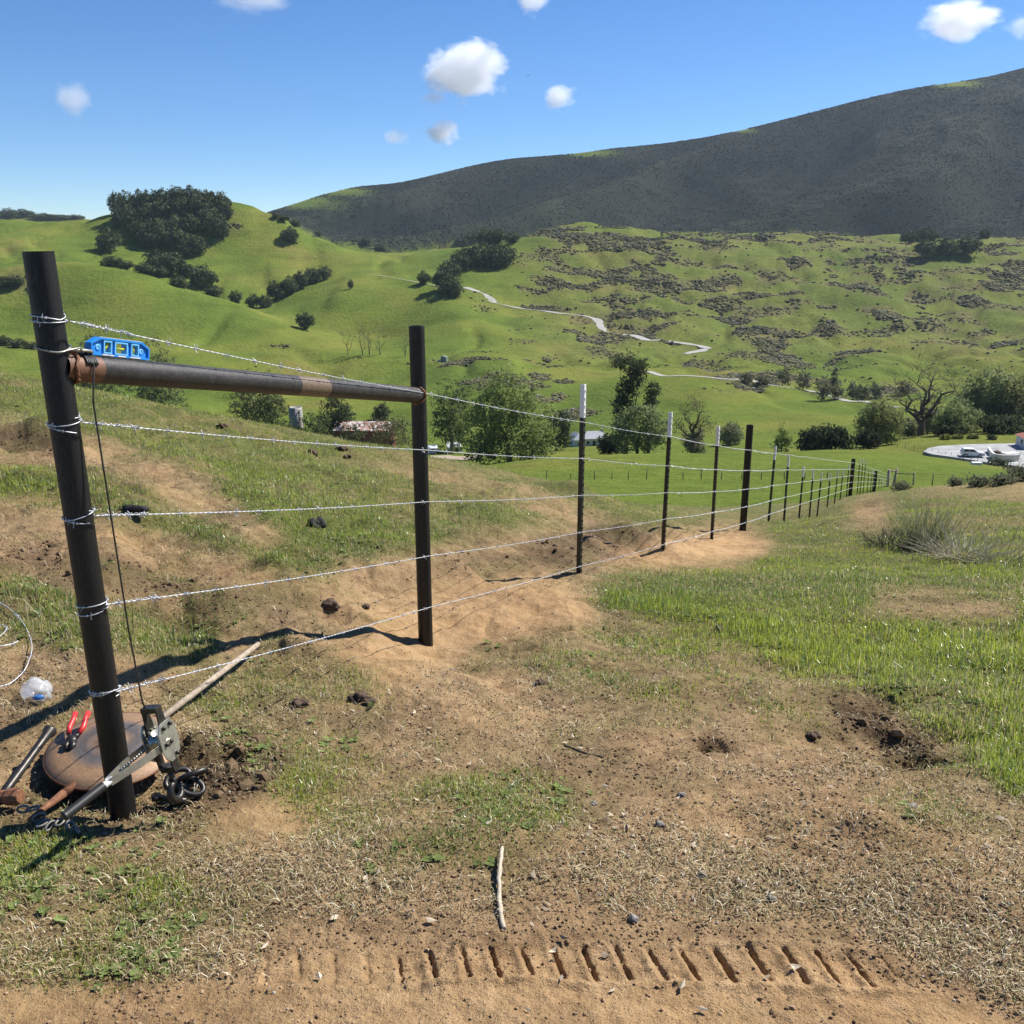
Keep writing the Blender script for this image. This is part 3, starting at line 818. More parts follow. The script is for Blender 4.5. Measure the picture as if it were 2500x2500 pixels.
# ------------------------------------------------------------------ the ground, one sheet cut where its material changes
def sheet_rows():
    ys = [.3]
    while ys[-1] < 13: ys.append(ys[-1] + (.05 if ys[-1] < 1.25 else max(.0038, ys[-1] ** 2 / (947 * 1.55) * 1.25)))
    while ys[-1] < 3200: ys.append(ys[-1] * (1.005 if 400 < ys[-1] < 640 else 1.0125))
    return np.array(ys)
ROWS = sheet_rows()
COLS = np.concatenate([np.linspace(-2.6, -.72, 46)[:-1], np.linspace(-.72, .72, 1150), np.linspace(.72, 2.6, 46)[1:]])
def relief_shade(x, y):
    """relief shading painted as brush tone: 0 dark in gullies, 1 light on spurs"""
    q = ((x + 120 * vnoise(x / 400, y / 400, 51)) * 0.72 - y * 0.70) / 400.0 + 0.35 * vnoise(x / 260, y / 260, 52)
    rd = np.abs((q % 1.0) - .5) * 2
    q2 = np.abs(((q * 2.7) % 1.0) - .5) * 2
    crest = np.exp(-((1 - rd) / .10) ** 2)
    return np.clip(.10 + .50 * rd ** 1.6 + .22 * q2 ** 2 + .55 * crest + .8 * fbm(x / 130, y / 130, 4, 123), 0, 1)
def sheet(name, r0, r1, mat, near):
    yy = ROWS[r0:r1 + 1]
    s, y = np.meshgrid(COLS, yy)
    x = (s * y)
    z = H(x.ravel(), y.ravel(), True)
    v = np.stack([x.ravel(), y.ravel(), z], 1)
    nr, nc = s.shape
    i = np.arange(nr * nc).reshape(nr, nc)
    f = np.stack([i[:-1, :-1], i[:-1, 1:], i[1:, 1:], i[1:, :-1]], -1).reshape(-1, 4)
    if near:
        g, l, b, k = cover(v[:, 0], v[:, 1], v[:, 2]); cov = np.stack([g, k, b, l], 1)
    else:
        px, py = project(v[:, 0], v[:, 1], v[:, 2])
        sc = scrub_at(px, py) * (v[:, 1] > 400)
        rk = sstep(900, 1100, px) * sstep(640, 720, v[:, 1]) * (v[:, 1] < 1260) * .42
        nn = fbm(v[:, 0] / 30, v[:, 1] / 22, 4, 131)
        rocky = sstep(930, 1060, px) * sstep(425, 445, py) * (1 - sstep(660, 700, py)) * (v[:, 1] > 560) * (v[:, 1] < 1260)
        sc = np.clip(sstep(-.08, .2, nn + .42 * sc - .17) * np.clip(sc * 2.4, 0, 1) + rocky * (.30 + .9 * sstep(.0, .3, nn)) * .8, 0, 1)
        ch = chaparral_at(px, py, v[:, 1])
        cov = np.stack([ch, sc, np.zeros_like(sc), relief_shade(v[:, 0], v[:, 1])], 1)  # alpha holds the painted spur and gully shading
    o = link(name, np_mesh(name, v, f, mat, cov, True, "cov"))
    o["kind"] = "structure"
    return o
cut = [int(np.searchsorted(ROWS, q)) for q in (42, 262, 1260)]
sheet("ground", 0, cut[0], M['ground'], True)
sheet("pasture", cut[0], cut[1], M['hill'], False)
sheet("hills", cut[1], cut[2], M['hill'], False)
sheet("mountain", cut[2], len(ROWS) - 1, M['hill'], False)

# ------------------------------------------------------------------ roads and the gravel lot, draped on the land
def ribbon(name, W, width, mat):
    vs, fs = [], []
    W = [Vector(w) for w in W]
    for i, p in enumerate(W):
        d = W[min(i + 1, len(W) - 1)] - W[max(i - 1, 0)]; d.z = 0
        n = Vector((d.y, -d.x, 0)).normalized()
        ww = width * (1 + .18 * math.sin(i * .37) + .1 * math.sin(i * 1.1))
        for k in (-1, -.33, .33, 1): vs.append(p + n * (k * ww / 2) + Vector((0, 0, .35 - .12 * abs(k))))
    for i in range(len(W) - 1):
        for k in range(3): fs.append((i * 4 + k, i * 4 + k + 1, i * 4 + k + 5, i * 4 + k + 4))
    o = MB().add(vs, fs).local(name, M[mat]); o["kind"] = "structure"
for n_, W, w, m_ in COURSES: ribbon(n_, W, w, m_)
def lot():
    pts = [(1742,852),(1752,845),(1775,841),(1830,838),(1932,836),(2200,836),(2200,882),(1932,881),(1880,875),(1830,867),(1790,861),(1760,857)]
    W = []
    for a, b in pts:
        dx, dy, dz = ray(a, b)
        k = (-44.6) / dz
        W.append(Vector((float(dx * k), float(dy * k), 0)))
    z = max(hz(w.x, w.y) for w in W) 
    n = len(W)
    vs = [(w.x, w.y, CZ - 44.6) for w in W] + [(w.x, w.y, CZ - 50) for w in W]
    fs = [tuple(range(n))] + [(i, (i + 1) % n, n + (i + 1) % n, n + i) for i in range(n)]
    o = MB().add(vs, fs).local("gravel_lot", M['lot']); o["kind"] = "structure"
lot()
LOTZ = CZ - 44.6
def on_lot(px, py, z=LOTZ):
    dx, dy, dz = ray(px, py)
    k = (z - CZ) / dz
    return Vector((float(dx * k), float(dy * k), z))

# ------------------------------------------------------------------ grass, straw, crumbs
_t = (1 + 5 ** .5) / 2
ICO_V = np.array([(-1,_t,0),(1,_t,0),(-1,-_t,0),(1,-_t,0),(0,-1,_t),(0,1,_t),(0,-1,-_t),(0,1,-_t),(_t,0,-1),(_t,0,1),(-_t,0,-1),(-_t,0,1)]) / math.sqrt(1 + _t * _t)
ICO_F = np.array([(0,11,5),(0,5,1),(0,1,7),(0,7,10),(0,10,11),(1,5,9),(5,11,4),(11,10,2),(10,7,6),(7,1,8),(3,9,4),(3,4,2),(3,2,6),(3,6,8),(3,8,9),(4,9,5),(2,4,11),(6,2,10),(8,6,7),(9,8,1)])
def sample_ground(n, ymin, ymax, power, smax=.86):
    u = rng.random(n)
    a = 1 - power
    y = (ymin ** a + u * (ymax ** a - ymin ** a)) ** (1 / a)
    s = rng.uniform(-smax, smax, n)
    return s * y, y
def blades(name, n, ymin, ymax, power, keep, hgt, wid, tintf, label_kind="grass", flat=False, mat='grass'):
    x, y = sample_ground(n, ymin, ymax, power)
    z = H(x, y, True)
    g, l, b, k = cover(x, y, z)
    m = rng.random(n) < keep(g, l, b, k, x, y)
    x, y, z, g, l = x[m], y[m], z[m], g[m], l[m]
    n = len(x)
    h = hgt(n, x, y, g); w = wid(n, y)
    az = rng.uniform(0, 2 * math.pi, n)
    if flat: lean = rng.uniform(1.05, 1.5, n)
    else: lean = np.abs(rng.normal(.25, .5, n)).clip(0, 1.35)
    dx, dy = np.cos(az), np.sin(az)
    pxv, pyv = -dy, dx
    tw = rng.uniform(-.6, .6, n)
    pxv, pyv = pxv * np.cos(tw) - pyv * np.sin(tw), pxv * np.sin(tw) + pyv * np.cos(tw)
    l1 = lean * .6; l2 = lean * 1.25
    m1 = np.stack([x + dx * h * .5 * np.sin(l1), y + dy * h * .5 * np.sin(l1), z + h * .5 * np.cos(l1)], 1)
    tip = m1 + np.stack([dx * h * .5 * np.sin(l2), dy * h * .5 * np.sin(l2), h * .5 * np.cos(l2)], 1)
    if flat: tip[:, 2] = np.maximum(tip[:, 2], z + .001)
    b0 = np.stack([x, y, z - .004], 1)
    P = np.stack([pxv * w / 2, pyv * w / 2, np.zeros(n)], 1)
    v = np.stack([b0 - P, b0 + P, m1 + P * .8, m1 - P * .8, tip], 1)
    o = (np.arange(n) * 5)[:, None]
    f = np.concatenate([o + [0, 1, 2], o + [0, 2, 3], o + [3, 2, 4]], 0)
    t = tintf(n, x, y, g, l)
    t = np.repeat(t[:, None, :], 5, 1)
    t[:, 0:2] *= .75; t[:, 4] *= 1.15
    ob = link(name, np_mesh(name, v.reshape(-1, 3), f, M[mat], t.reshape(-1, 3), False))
    ob["kind"] = "stuff"
    return ob
def green_tint(n, x, y, g, l):
    big = fbm(x / 1.6, y / 1.6, 3, 101) + .35 * (g - .6)
    a = np.array([.165, .235, .042]); bb = np.array([.345, .390, .055]); dry = np.array([.48, .41, .22]); blue = np.array([.125, .190, .085])
    k = np.clip(.5 + big * 1.3 + rng.normal(0, .22, n), 0, 1)[:, None]
    t = a * (1 - k) + bb * k
    kb = (rng.random(n) < .18)[:, None]
    t = np.where(kb, blue * (.8 + .4 * rng.random((n, 1))), t)
    kd = (rng.random(n) < np.clip(.66 - .50 * g + .45 * vnoise(x / .9, y / .9, 102), .06, .85))[:, None]
    t = np.where(kd, dry * (.7 + .5 * rng.random((n, 1))), t)
    return t * (.95 + .45 * rng.random((n, 1)))
def gh(n, x, y, g):
    base = .014 + .028 * np.clip(g, 0, 1) ** 2
    return base * rng.uniform(.55, 1.5, n) * (1 + .8 * np.clip(fbm(x / .8, y / .8, 2, 103), -.3, .6)) * np.where(y > 5, .85, 1) * np.where(py_of(x, y) > 1500, .75, 1)
py_of = lambda x, y: project(x, y, H(x, y, False))[1]
gkeep = lambda g, l, b, k, x, y: np.clip((g - .10) * 1.25 + .55 * vnoise(x / .16, y / .16, 104) * (1 - sstep(8, 14, y)), 0, 1) ** 1.6 * (g > .16) * np.where(y > 16, .85, 1)
blades("grass", 820000, 1.35, 42, 1.5, gkeep, gh, lambda n, y: rng.uniform(.0019, .0038, n) * (1 + .10 * y), green_tint)
def weeds(name, n):
    blades(name, n, 2.4, 30, 1.5, lambda g, l, b, k, x, y: np.clip(g - .55, 0, 1) * sstep(.1, .3, vnoise(x / .5, y / .5, 111)),
           lambda m, x, y, g: rng.uniform(.07, .17, m), lambda m, y: rng.uniform(.0025, .004, m) * (1 + .12 * y), green_tint)
weeds("tall_grass", 26000)
def straw_tint(n, x, y, g, l):
    k = rng.random((n, 1))
    a = np.array([.58, .46, .26]); b = np.array([.25, .175, .095]); c = np.array([.74, .66, .47]); d = np.array([.22, .235, .08])
    t = a * (1 - k) + b * k
    r = rng.random((n, 1))
    t = np.where(r < .14, c, t); t = np.where(r > .84, d, t)
    return t * (.7 + .5 * rng.random((n, 1)))
blades("dry_straw", 420000, 1.3, 34, 1.7, lambda g, l, b, k, x, y: np.clip(l * 1.25 - .42, 0, 1) ** 1.5 * (1 - .6 * np.clip(b, 0, 1)) * .9,
       lambda n, x, y, g: (.008 + .042 * rng.random(n) ** 2.2) * (1 + .04 * y), lambda n, y: rng.uniform(.0009, .0022, n) * (1 + .16 * y), straw_tint, flat=True, mat='straw')
def crumbs(name, n, ymin=1.3, ymax=14, r0=.0016, r1=.0062, clod=False):
    x, y = sample_ground(n, ymin, ymax, 1.9)
    z = H(x, y, True)
    g, l, b, k = cover(x, y, z)
    m = rng.random(n) < (np.clip(1.3 * k - .45 + .25 * (x < -.3) * (g < .3) * (y > 3) - .6 * g, .0, 1) * (.25 + .75 * (y > 4.5)) if clod else np.clip(.4 + .6 * k + .25 * l - .5 * g - .6 * b, .03, 1))
    x, y, z, k, b = x[m], y[m], z[m], k[m], b[m]; n = len(x)
    r = (r0 + r1 * rng.random(n) ** 5) * (1 + .9 * np.clip(k, 0, 1)) * (1 + .05 * y)
    v = ICO_V[None] * r[:, None, None] * rng.uniform(.6, 1.3, (n, 12, 1))
    vx, vy, vz = v[..., 0] + x[:, None], v[..., 1] + y[:, None], v[..., 2] * .75 + (z + r * .25)[:, None]
    f = (np.arange(n) * 12)[:, None, None] + ICO_F[None]
    t = np.array([.215, .145, .082]) * (1 - .5 * np.clip(k, 0, 1))[:, None] * (1 + .6 * np.clip(b, 0, 1))[:, None] * rng.uniform(.5, 1.35, (n, 1))
    pale = (rng.random((n, 1)) < .02) & (r[:, None] < .005)
    t = np.where(pale, np.array([.42, .37, .30]), t)
    t = np.repeat(t[:, None], 12, 1)
    o = link(name, np_mesh(name, np.stack([vx, vy, vz], -1).reshape(-1, 3), f.reshape(-1, 3), M['soil_bits'], t.reshape(-1, 3)))
    o["kind"] = "stuff"
crumbs("soil_crumbs", 230000, 1.3, 14, .0011, .0042)
crumbs("loose_clods", 60000, 1.8, 18, .0035, .011, True)
def leaf_litter(name, n):
    x, y = sample_ground(n, 1.4, 9, 1.6)
    z = H(x, y, True)
    g, l, b, k = cover(x, y, z)
    px, py = project(x, y, z)
    w = .25 + 1.5 * np.exp(-((px - 1230) / 160) ** 2 - ((py - 1560) / 110) ** 2) + .5 * np.exp(-((px - 1050) / 300) ** 2 - ((py - 1450) / 200) ** 2)
    m = rng.random(n) < w * np.clip(1.1 - .8 * g - .55 * b, .05, 1) * .6
    x, y, z = x[m], y[m], z[m]; n = len(x)
    L = rng.uniform(.006, .017, n); W = L * rng.uniform(.3, .6, n)
    a = rng.uniform(0, 6.28, n); tl = rng.normal(0, .35, (n, 2))
    P = np.array([(-1, 0), (-.2, -1), (1, 0), (-.2, 1)], float)
    u = P[None, :, 0] * L[:, None] / 1; w_ = P[None, :, 1] * W[:, None]
    ca, sa = np.cos(a)[:, None], np.sin(a)[:, None]
    v = np.stack([u * ca - w_ * sa + x[:, None], u * sa + w_ * ca + y[:, None], (z + .006)[:, None] + np.abs(u * tl[:, :1]) + w_ * tl[:, 1:]], -1)
    f = (np.arange(n) * 4)[:, None] + np.array([[0, 1, 2, 3]])
    t = np.array([.52, .43, .31]) * rng.uniform(.4, 1.2, (n, 1)); t = np.repeat(t[:, None], 4, 1)
    o = link(name, np_mesh(name, v.reshape(-1, 3), f, M['straw'], t.reshape(-1, 3))); o["kind"] = "stuff"
leaf_litter("fallen_leaves", 1500)
def broad_weeds(name, n):
    x, y = sample_ground(n, 1.45, 12, 1.5)
    z = H(x, y, True); g, l, b, k = cover(x, y, z)
    px, py = project(x, y, z)
    w = np.clip(g - .2, 0, 1) * sstep(.0, .25, vnoise(x / .35, y / .35, 141) + .25 * (px < 420) * (py > 1500))
    m = rng.random(n) < w
    x, y, z = x[m], y[m], z[m]; n = len(x); q = 7
    a = (rng.uniform(0, 6.28, (n, 1)) + np.arange(q) * 6.28 / q + rng.normal(0, .25, (n, q)))
    L = rng.uniform(.008, .022, (n, 1)) * rng.uniform(.6, 1.2, (n, q)); W = L * rng.uniform(.28, .45, (n, q)); up = rng.uniform(.15, .9, (n, q))
    ca, sa = np.cos(a), np.sin(a)
    P = lambda u, w_, h: np.stack([x[:, None] + ca * u - sa * w_, y[:, None] + sa * u + ca * w_, z[:, None] + .004 + h], -1)
    v = np.stack([P(L * .05, 0, L * .05), P(L * .55, W, L * up * .5), P(L, 0, L * up * .7), P(L * .55, -W, L * up * .5)], 2)
    f = (np.arange(n * q) * 4)[:, None] + np.array([[0, 1, 2, 3]])
    t = np.array([.15, .20, .06]) * rng.uniform(.55, 1.3, (n, 1, 1)) * np.ones((n, q, 1)) + np.array([.05, .04, .02]) * rng.random((n, q, 1))
    o = link(name, np_mesh(name, v.reshape(-1, 3), f, M['weed'], np.repeat(t.reshape(-1, 1, 3), 4, 1).reshape(-1, 3))); o["kind"] = "stuff"
broad_weeds("broadleaf_weeds", 34000)

# ------------------------------------------------------------------ brush on the hills: far too many bushes to count
def blob_field(name, x, y, z, r, squash, tint, mat, jit=.35):
    n = len(x)
    v = ICO_V[None] * r[:, None, None] * rng.uniform(1 - jit, 1 + jit, (n, 12, 1))
    v[..., 2] *= squash[:, None]
    v = v + np.stack([x, y, z + r * squash * .45], 1)[:, None]
    f = (np.arange(n) * 12)[:, None, None] + ICO_F[None]
    t = np.repeat(tint[:, None], 12, 1)
    o = link(name, np_mesh(name, v.reshape(-1, 3), f.reshape(-1, 3), mat, t.reshape(-1, 3), False))
    o["kind"] = "stuff"
def chaparral(n):
    s = rng.uniform(-.32, .85, n)
    y = np.exp(rng.uniform(math.log(1190), math.log(2500), n))
    x = s * y
    z = H(x, y)
    px, py = project(x, y, z)
    m = rng.random(n) < chaparral_at(px, py, y) * (.55 + .9 * np.clip(vnoise(x / 60, y / 60, 121) + .4, 0, 1))
    x, y, z = x[m], y[m], z[m]; n = len(x)
    r = (.9 + 1.3 * rng.random(n) ** 3) * (1 + .35 * vnoise(x / 90, y / 90, 122)) * (y / 1700) ** .6
    k = np.clip(relief_shade(x, y) + rng.normal(0, .10, n), 0, 1)[:, None]  # bushes take the same painted light and dark as the slope
    t = np.array([.015, .022, .016]) * (1 - k) + np.array([.062, .064, .046]) * k
    t *= rng.uniform(.85, 1.15, (n, 1))
    blob_field("chaparral", x, y, z, r, rng.uniform(.35, .6, n), t, M['brush'], .25)
chaparral(230000)
def road_gap(x, y):
    d = np.full(len(x), 1e9)
    for P, hw in ROADS[:2]:
        m = np.nonzero((y > P[:, 1].min() - 20) & (y < P[:, 1].max() + 20))[0]
        for c in range(0, len(m), 20000):
            i = m[c:c + 20000]
            d[i] = np.minimum(d[i], np.sqrt(((x[i, None] - P[None, :, 0]) ** 2 + (y[i, None] - P[None, :, 1]) ** 2).min(1)))
    return d
def hill_scrub(n):
    s = rng.uniform(-.5, .72, n)
    y = np.exp(rng.uniform(math.log(390), math.log(1240), n))
    x = s * y; z = Hbase(x, y); px, py = project(x, y, z)
    p = scrub_at(px, py)
    nn = fbm(x / 30, y / 22, 4, 131)
    rocky = sstep(930, 1060, px) * (py > 425) * (py < 690)
    patch = sstep(-.02, .22, nn + .42 * p - .17) * np.clip(p * 2.2, 0, 1) + .30 * rocky * sstep(.16, .3, nn + .25 * p) + .008 * rocky
    m = (rng.random(n) < patch) & (road_gap(x, y) > 5.5)
    x, y, p = x[m], y[m], p[m]; n = len(x); z = H(x, y)
    r = (.5 + 1.2 * rng.random(n) ** 2.5) * (y / 700) ** .5 * (.8 + .5 * p)
    k = np.clip(rng.random(n) * .7 + .6 * vnoise(x / 25, y / 25, 133) + .15, 0, 1)[:, None]
    t = np.array([.050, .054, .025]) * (1 - k) + np.array([.165, .148, .064]) * k
    t *= rng.uniform(.7, 1.25, (n, 1))
    blob_field("hillside_scrub", x, y, z, r, rng.uniform(.3, .6, n), t, M['brush'], .25)
    m = rng.random(n) < .10
    q = int(m.sum())
    blob_field("hillside_rocks", x[m] + rng.normal(0, 2, q), y[m] + rng.normal(0, 2, q), z[m], r[m] * rng.uniform(.4, .9, q), rng.uniform(.4, .8, q),
               np.array([.19, .175, .155]) * rng.uniform(.6, 1.4, (q, 1)), M['soil_bits'])
hill_scrub(420000)

# ------------------------------------------------------------------ trees
def crown(name, blobs, clumps, per, leaf, spread, c0, c1, seed, mat='leaf', shell=.55, gain=1.25):
    r = np.random.default_rng(seed)
    B = np.array(blobs, float)
    vol = (B[:, 3] * B[:, 4] * B[:, 5]) ** .75; vol /= vol.sum()
    which = r.choice(len(B), clumps, p=vol)
    d = r.normal(size=(clumps, 3)); d /= np.linalg.norm(d, axis=1)[:, None]
    rad = shell + (1 - shell) * r.random(clumps) ** .6
    rad *= 1 + .18 * r.normal(size=clumps).clip(-1.5, 1.5)
    cen = B[which, :3] + d * B[which, 3:6] * rad[:, None]
    tone = r.random(clumps)
    n = clumps * per
    ci = np.repeat(np.arange(clumps), per)
    p = cen[ci] + r.normal(size=(n, 3)) * spread * np.array([1, 1, .75])
    nd = d[ci] + r.normal(size=(n, 3)) * .65; nd /= np.linalg.norm(nd, axis=1)[:, None]
    a = np.cross(nd, r.normal(size=(n, 3))); a /= np.linalg.norm(a, axis=1)[:, None] + 1e-9
    b = np.cross(nd, a)
    L = leaf * r.uniform(.6, 1.4, (n, 1)); W = L * r.uniform(.45, .8, (n, 1))
    v = np.stack([p - a * L, p + b * W, p + a * L, p - b * W * .8], 1)
    f = (np.arange(n) * 4)[:, None] + np.array([[0, 1, 2, 3]])
    k = np.clip(tone[ci] * .8 + .3 * r.random(n) - .05, 0, 1)[:, None]
    t = np.array(c0) * (1 - k) + np.array(c1) * k
    t = np.repeat((t * gain * r.uniform(.75, 1.25, (n, 1)))[:, None], 4, 1)
    return np_mesh(name, v.reshape(-1, 3), f, M[mat], t.reshape(-1, 3), False)
def limbs(h, tips, r0, seed, wob=.12, twigs=0, n=7, tw=.35):
    """a trunk that forks towards the tips; metres, base at the origin"""
    rr = random.Random(seed); mb = MB()
    for (tx, ty, tz, fork) in tips:
        path, rad = [], []
        fz = h * fork
        steps = 7
        for i in range(steps + 1):
            t = i / steps
            if t < .35:
                q = Vector((rr.uniform(-.02, .02) * h, rr.uniform(-.02, .02) * h, fz * t / .35)) if i else Vector((0, 0, -.03 * h))
            else:
                u = (t - .35) / .65
                q = Vector((tx * u ** .8, ty * u ** .8, fz + (tz - fz) * u)) + Vector((rr.uniform(-1, 1), rr.uniform(-1, 1), rr.uniform(-.5, .5))) * wob * h * .3
            path.append(q); rad.append(max(r0 * (1 - t) ** .8, r0 * .1))
        mb.tube(path, rad, n, True)
        for _ in range(twigs):
            i = rr.randint(3, steps); q = path[i]
            e = q + Vector((rr.uniform(-1, 1), rr.uniform(-1, 1), rr.uniform(-.1, 1))) * h * tw * rr.uniform(.4, 1)
            mid = (q + e) / 2 + Vector((rr.uniform(-1, 1), rr.uniform(-1, 1), rr.uniform(-1, 1))) * h * .05
            mb.tube([q, mid, e], [rad[i] * .6, rad[i] * .4, r0 * .05], 4, False)
            for _ in range(3):
                g = e + Vector((rr.uniform(-1, 1), rr.uniform(-1, 1), rr.uniform(-.2, 1))) * h * tw * .45
                mb.tube([mid.lerp(e, rr.uniform(.3, 1)), g], [r0 * .08, r0 * .03], 3, False)
    return mb

OAK_C = ((.028, .038, .018), (.120, .132, .062))
def oak_proto(i):
    rr = random.Random(200 + i)
    bl = [(0, 0, .52, .32, .32, .38)] + [(math.cos(a) * .27, math.sin(a) * .27, .40 + rr.uniform(-.10, .2), .2, .2, .24) for a in [k * 1.05 + rr.random() for k in range(6)]]
    me = crown("crown", bl, 260, 10, .040, .045, *OAK_C, 300 + i, mat='oak_leaf', shell=.8)
    tr = limbs(1.0, [(.2, .05, .6, .25), (-.2, .1, .6, .25), (0, -.2, .62, .3)], .045, 400 + i)
    return me, tr
_oaks = []
def place_tree(name, label, cat, group, crown_me, trunk_me, loc, sx, sz, rz):
    t = thing(name, label, cat, loc, rz, group)
    t.scale = (sx, sx, sz)
    if trunk_me is not None: link("trunk", trunk_me, t)
    link("crown", crown_me, t)
    return t
for i in range(4):
    me, tr = oak_proto(i)
    tm = bpy.data.meshes.new("trunk"); tm.from_pydata([tuple(p) for p in tr.v], [], tr.f); tm.materials.append(M['bark'])
    _oaks.append((me, tm))
def depth_of(p): return p.y * cp - (p.z - CZ) * sp
_oi = 0
def oak(px, py, w, h, label, group=None, ymin=380, sink=.08):
    """px, py = foot of the tree in the photograph, w and h its size there"""
    global _oi
    p = hit(px, py, ymin)
    k = depth_of(p) / FPX
    me, tm = _oaks[_oi % 4]; _oi += 1
    sz = h * k / .88
    return place_tree("oak_tree", label, "oak tree", group, me, tm, (p.x, p.y, p.z - sink * sz), w * k / .98, sz, random.uniform(0, 6.28))
GROVE = [(222,404,34,44),(240,412,36,50),(262,402,38,44),(285,398,36,40),(310,392,40,38),(335,386,42,34),(362,382,40,32),(385,388,40,30),(228,428,36,36),(250,436,44,44),
 (280,428,48,48),(312,420,48,46),(345,412,46,44),(376,412,48,46),(405,404,44,42),(420,398,36,36),(270,452,44,40),(298,458,48,46),(330,452,50,48),(362,448,46,44),(390,432,42,40),
 (410,450,46,46),(396,424,40,40),(340,474,48,44),(365,480,50,40),(310,470,44,40),(280,466,40,34),(240,420,34,40),(425,412,30,34)]
for a in GROVE:
    oak(*a, "dark round oak in the dense grove capping the knoll", "oaks of the knoll grove", 600)
oak(208,474,48,42,"single round oak just below the knoll grove, beside its shady edge", None, 600)
oak(547,457,38,30,"lone round oak on the open flank of the knoll", None, 600)
oak(577,622,42,34,"small lone dark oak at the foot of the grassy spur", None, 500)
GULLY = [(300,515,60,44),(325,520,54,44),(350,522,40,30),(386,545,54,46),(214,512,44,24),(240,516,34,18),(275,535,40,22),(300,540,40,22),(338,546,38,26),(405,560,40,22)]
for a in GULLY: oak(*a, "dark oak in the hollow below the knoll", "oaks in the hollow below the knoll", 705)
ROWO = [(444,572,28,24),(478,580,30,26),(500,580,28,26),(520,564,32,34),(545,556,36,36),(568,545,36,34),(590,535,36,32),(612,528,34,26)]
for a in ROWO: oak(*a, "dark oak in the slanting row along the gully", "oaks in the gully row", 705)
MIDO = [(800,536,28,26),(838,548,44,44),(852,558,50,40),(848,530,46,40),(868,512,44,40),(890,505,50,44),(915,500,48,44),(940,506,50,46),(955,500,40,40)]
for a in MIDO: oak(*a, "dark oak in the clump above the head of the dirt road", "oaks above the road head", 600)
BACKO = [(890,462,34,26),(915,460,40,30),(940,460,36,28),(965,458,34,20),(870,466,26,20),(1740,454,40,26),(1715,458,34,22),(1760,454,26,20)]
for a in BACKO: oak(*a, "blue-dark oak at the hem of the chaparral slope", "oaks at the hem of the slope", 900)
oak(1745,486,42,34,"smallest of three oaks on the smooth green shoulder", None, 700)
oak(1785,482,44,36,"middle oak of the three on the smooth green shoulder", None, 700)
oak(1824,482,52,38,"broadest of three oaks on the smooth green shoulder", None, 700)
oak(1857,449,24,18,"lone little oak on the shoulder's skyline", None, 900)
for a in [(536,418,22,14),(556,428,24,14),(600,445,18,10),(520,412,16,12),(690,462,20,14),(720,474,26,14)]:
    oak(*a, "small dark oak where the knoll meets the mountain", "small oaks at the mountain foot", 900)
for a in [(18,411,34,18),(45,408,40,14),(80,414,50,12),(110,414,46,10),(140,414,40,9)]:
    oak(*a, "hazy oak on the farthest low ridge", "oaks on the far ridge", 1500)
for a in [(10,652,30,20),(35,656,36,18),(62,658,30,14)]:
    oak(*a, "dark shrubby oak behind the near green rise", "shrubby oaks behind the rise", 480)
for a in [(662,545,12,18),(30,540,40,22),(8,545,34,24)]:
    oak(*a, "stunted dark oak on the bare grass slope", "stunted oaks on the grass slope", 500)

def leafy(name, label, cat, px0, px1, pytop, pybase, Y, c0, c1, seed, blobs=None, clumps=260, per=14, leaf=.22, spread=.5, tips=None, trunk='bark', shell=.5, group=None, r0=.35, foot=None):
    """a tree that spans px0..px1 and pytop..pybase in the photograph at distance Y"""
    pb = at((px0 + px1) / 2, pybase, Y)
    pb.z = hz(pb.x, pb.y) if foot is None else pb.z
    k = depth_of(pb) / FPX
    w = (px1 - px0) * k
    top = at((px0 + px1) / 2, pytop, Y).z
    h = max(top - pb.z, 1.0)
    if blobs is None:
        rr = random.Random(seed)
        blobs = [(0, 0, .60, .36, .36, .38), (0, 0, .3, .38, .38, .28)] + [(math.cos(a) * .30, math.sin(a) * .30, rr.uniform(.22, .72), .24, .24, .26) for a in [i * .9 + rr.random() for i in range(8)]]
    B = [(b[0] * w, b[1] * w, b[2] * h, b[3] * w, b[4] * w, b[5] * h) for b in blobs]
    me = crown("crown", B, int(clumps * 1.5), per, leaf * 1.3, spread * .85, c0, c1, seed, shell=shell)
    if tips is None: tips = [(b[0] * .8, b[1] * .8, b[2], .25) for b in blobs[:5]]
    tr = limbs(h, [(a * w, b * w, c * h, f) for a, b, c, f in tips], r0, seed + 1)
    t = thing(name, label, cat, pb, 0, group)
    tr.local("trunk", M[trunk], t)
    link("crown", me, t)
    return t
CW = ((.11, .145, .044), (.25, .285, .09))      # cottonwood, new leaf
DK = ((.026, .037, .017), (.060, .073, .031))
OL = ((.12, .125, .055), (.26, .25, .115))
leafy("cottonwood_tree", "big spreading pale green cottonwood between the brace and the first T-post", "tree", 868, 1052, 690, 872, 232, *CW, 11,
      [(-.05,0,.80,.16,.2,.18),(.1,0,.66,.2,.22,.2),(-.2,0,.58,.22,.22,.24),(.22,.05,.45,.26,.26,.24),(-.28,0,.34,.22,.22,.24),(0,-.1,.36,.34,.28,.28),(.34,0,.25,.16,.18,.2),(-.1,.1,.5,.28,.28,.26),(0,0,.14,.36,.3,.14),(-.3,0,.14,.2,.2,.14),(.3,0,.12,.2,.2,.12)], 620, 16, .27, .75)
leafy("cottonwood_tree", "cottonwood with white trunks beside the second pipe post", "tree", 812, 892, 708, 842, 300, (.06,.08,.027), (.14,.165,.058), 12, None, 260, 14, .28, .7, trunk='pale_bark')
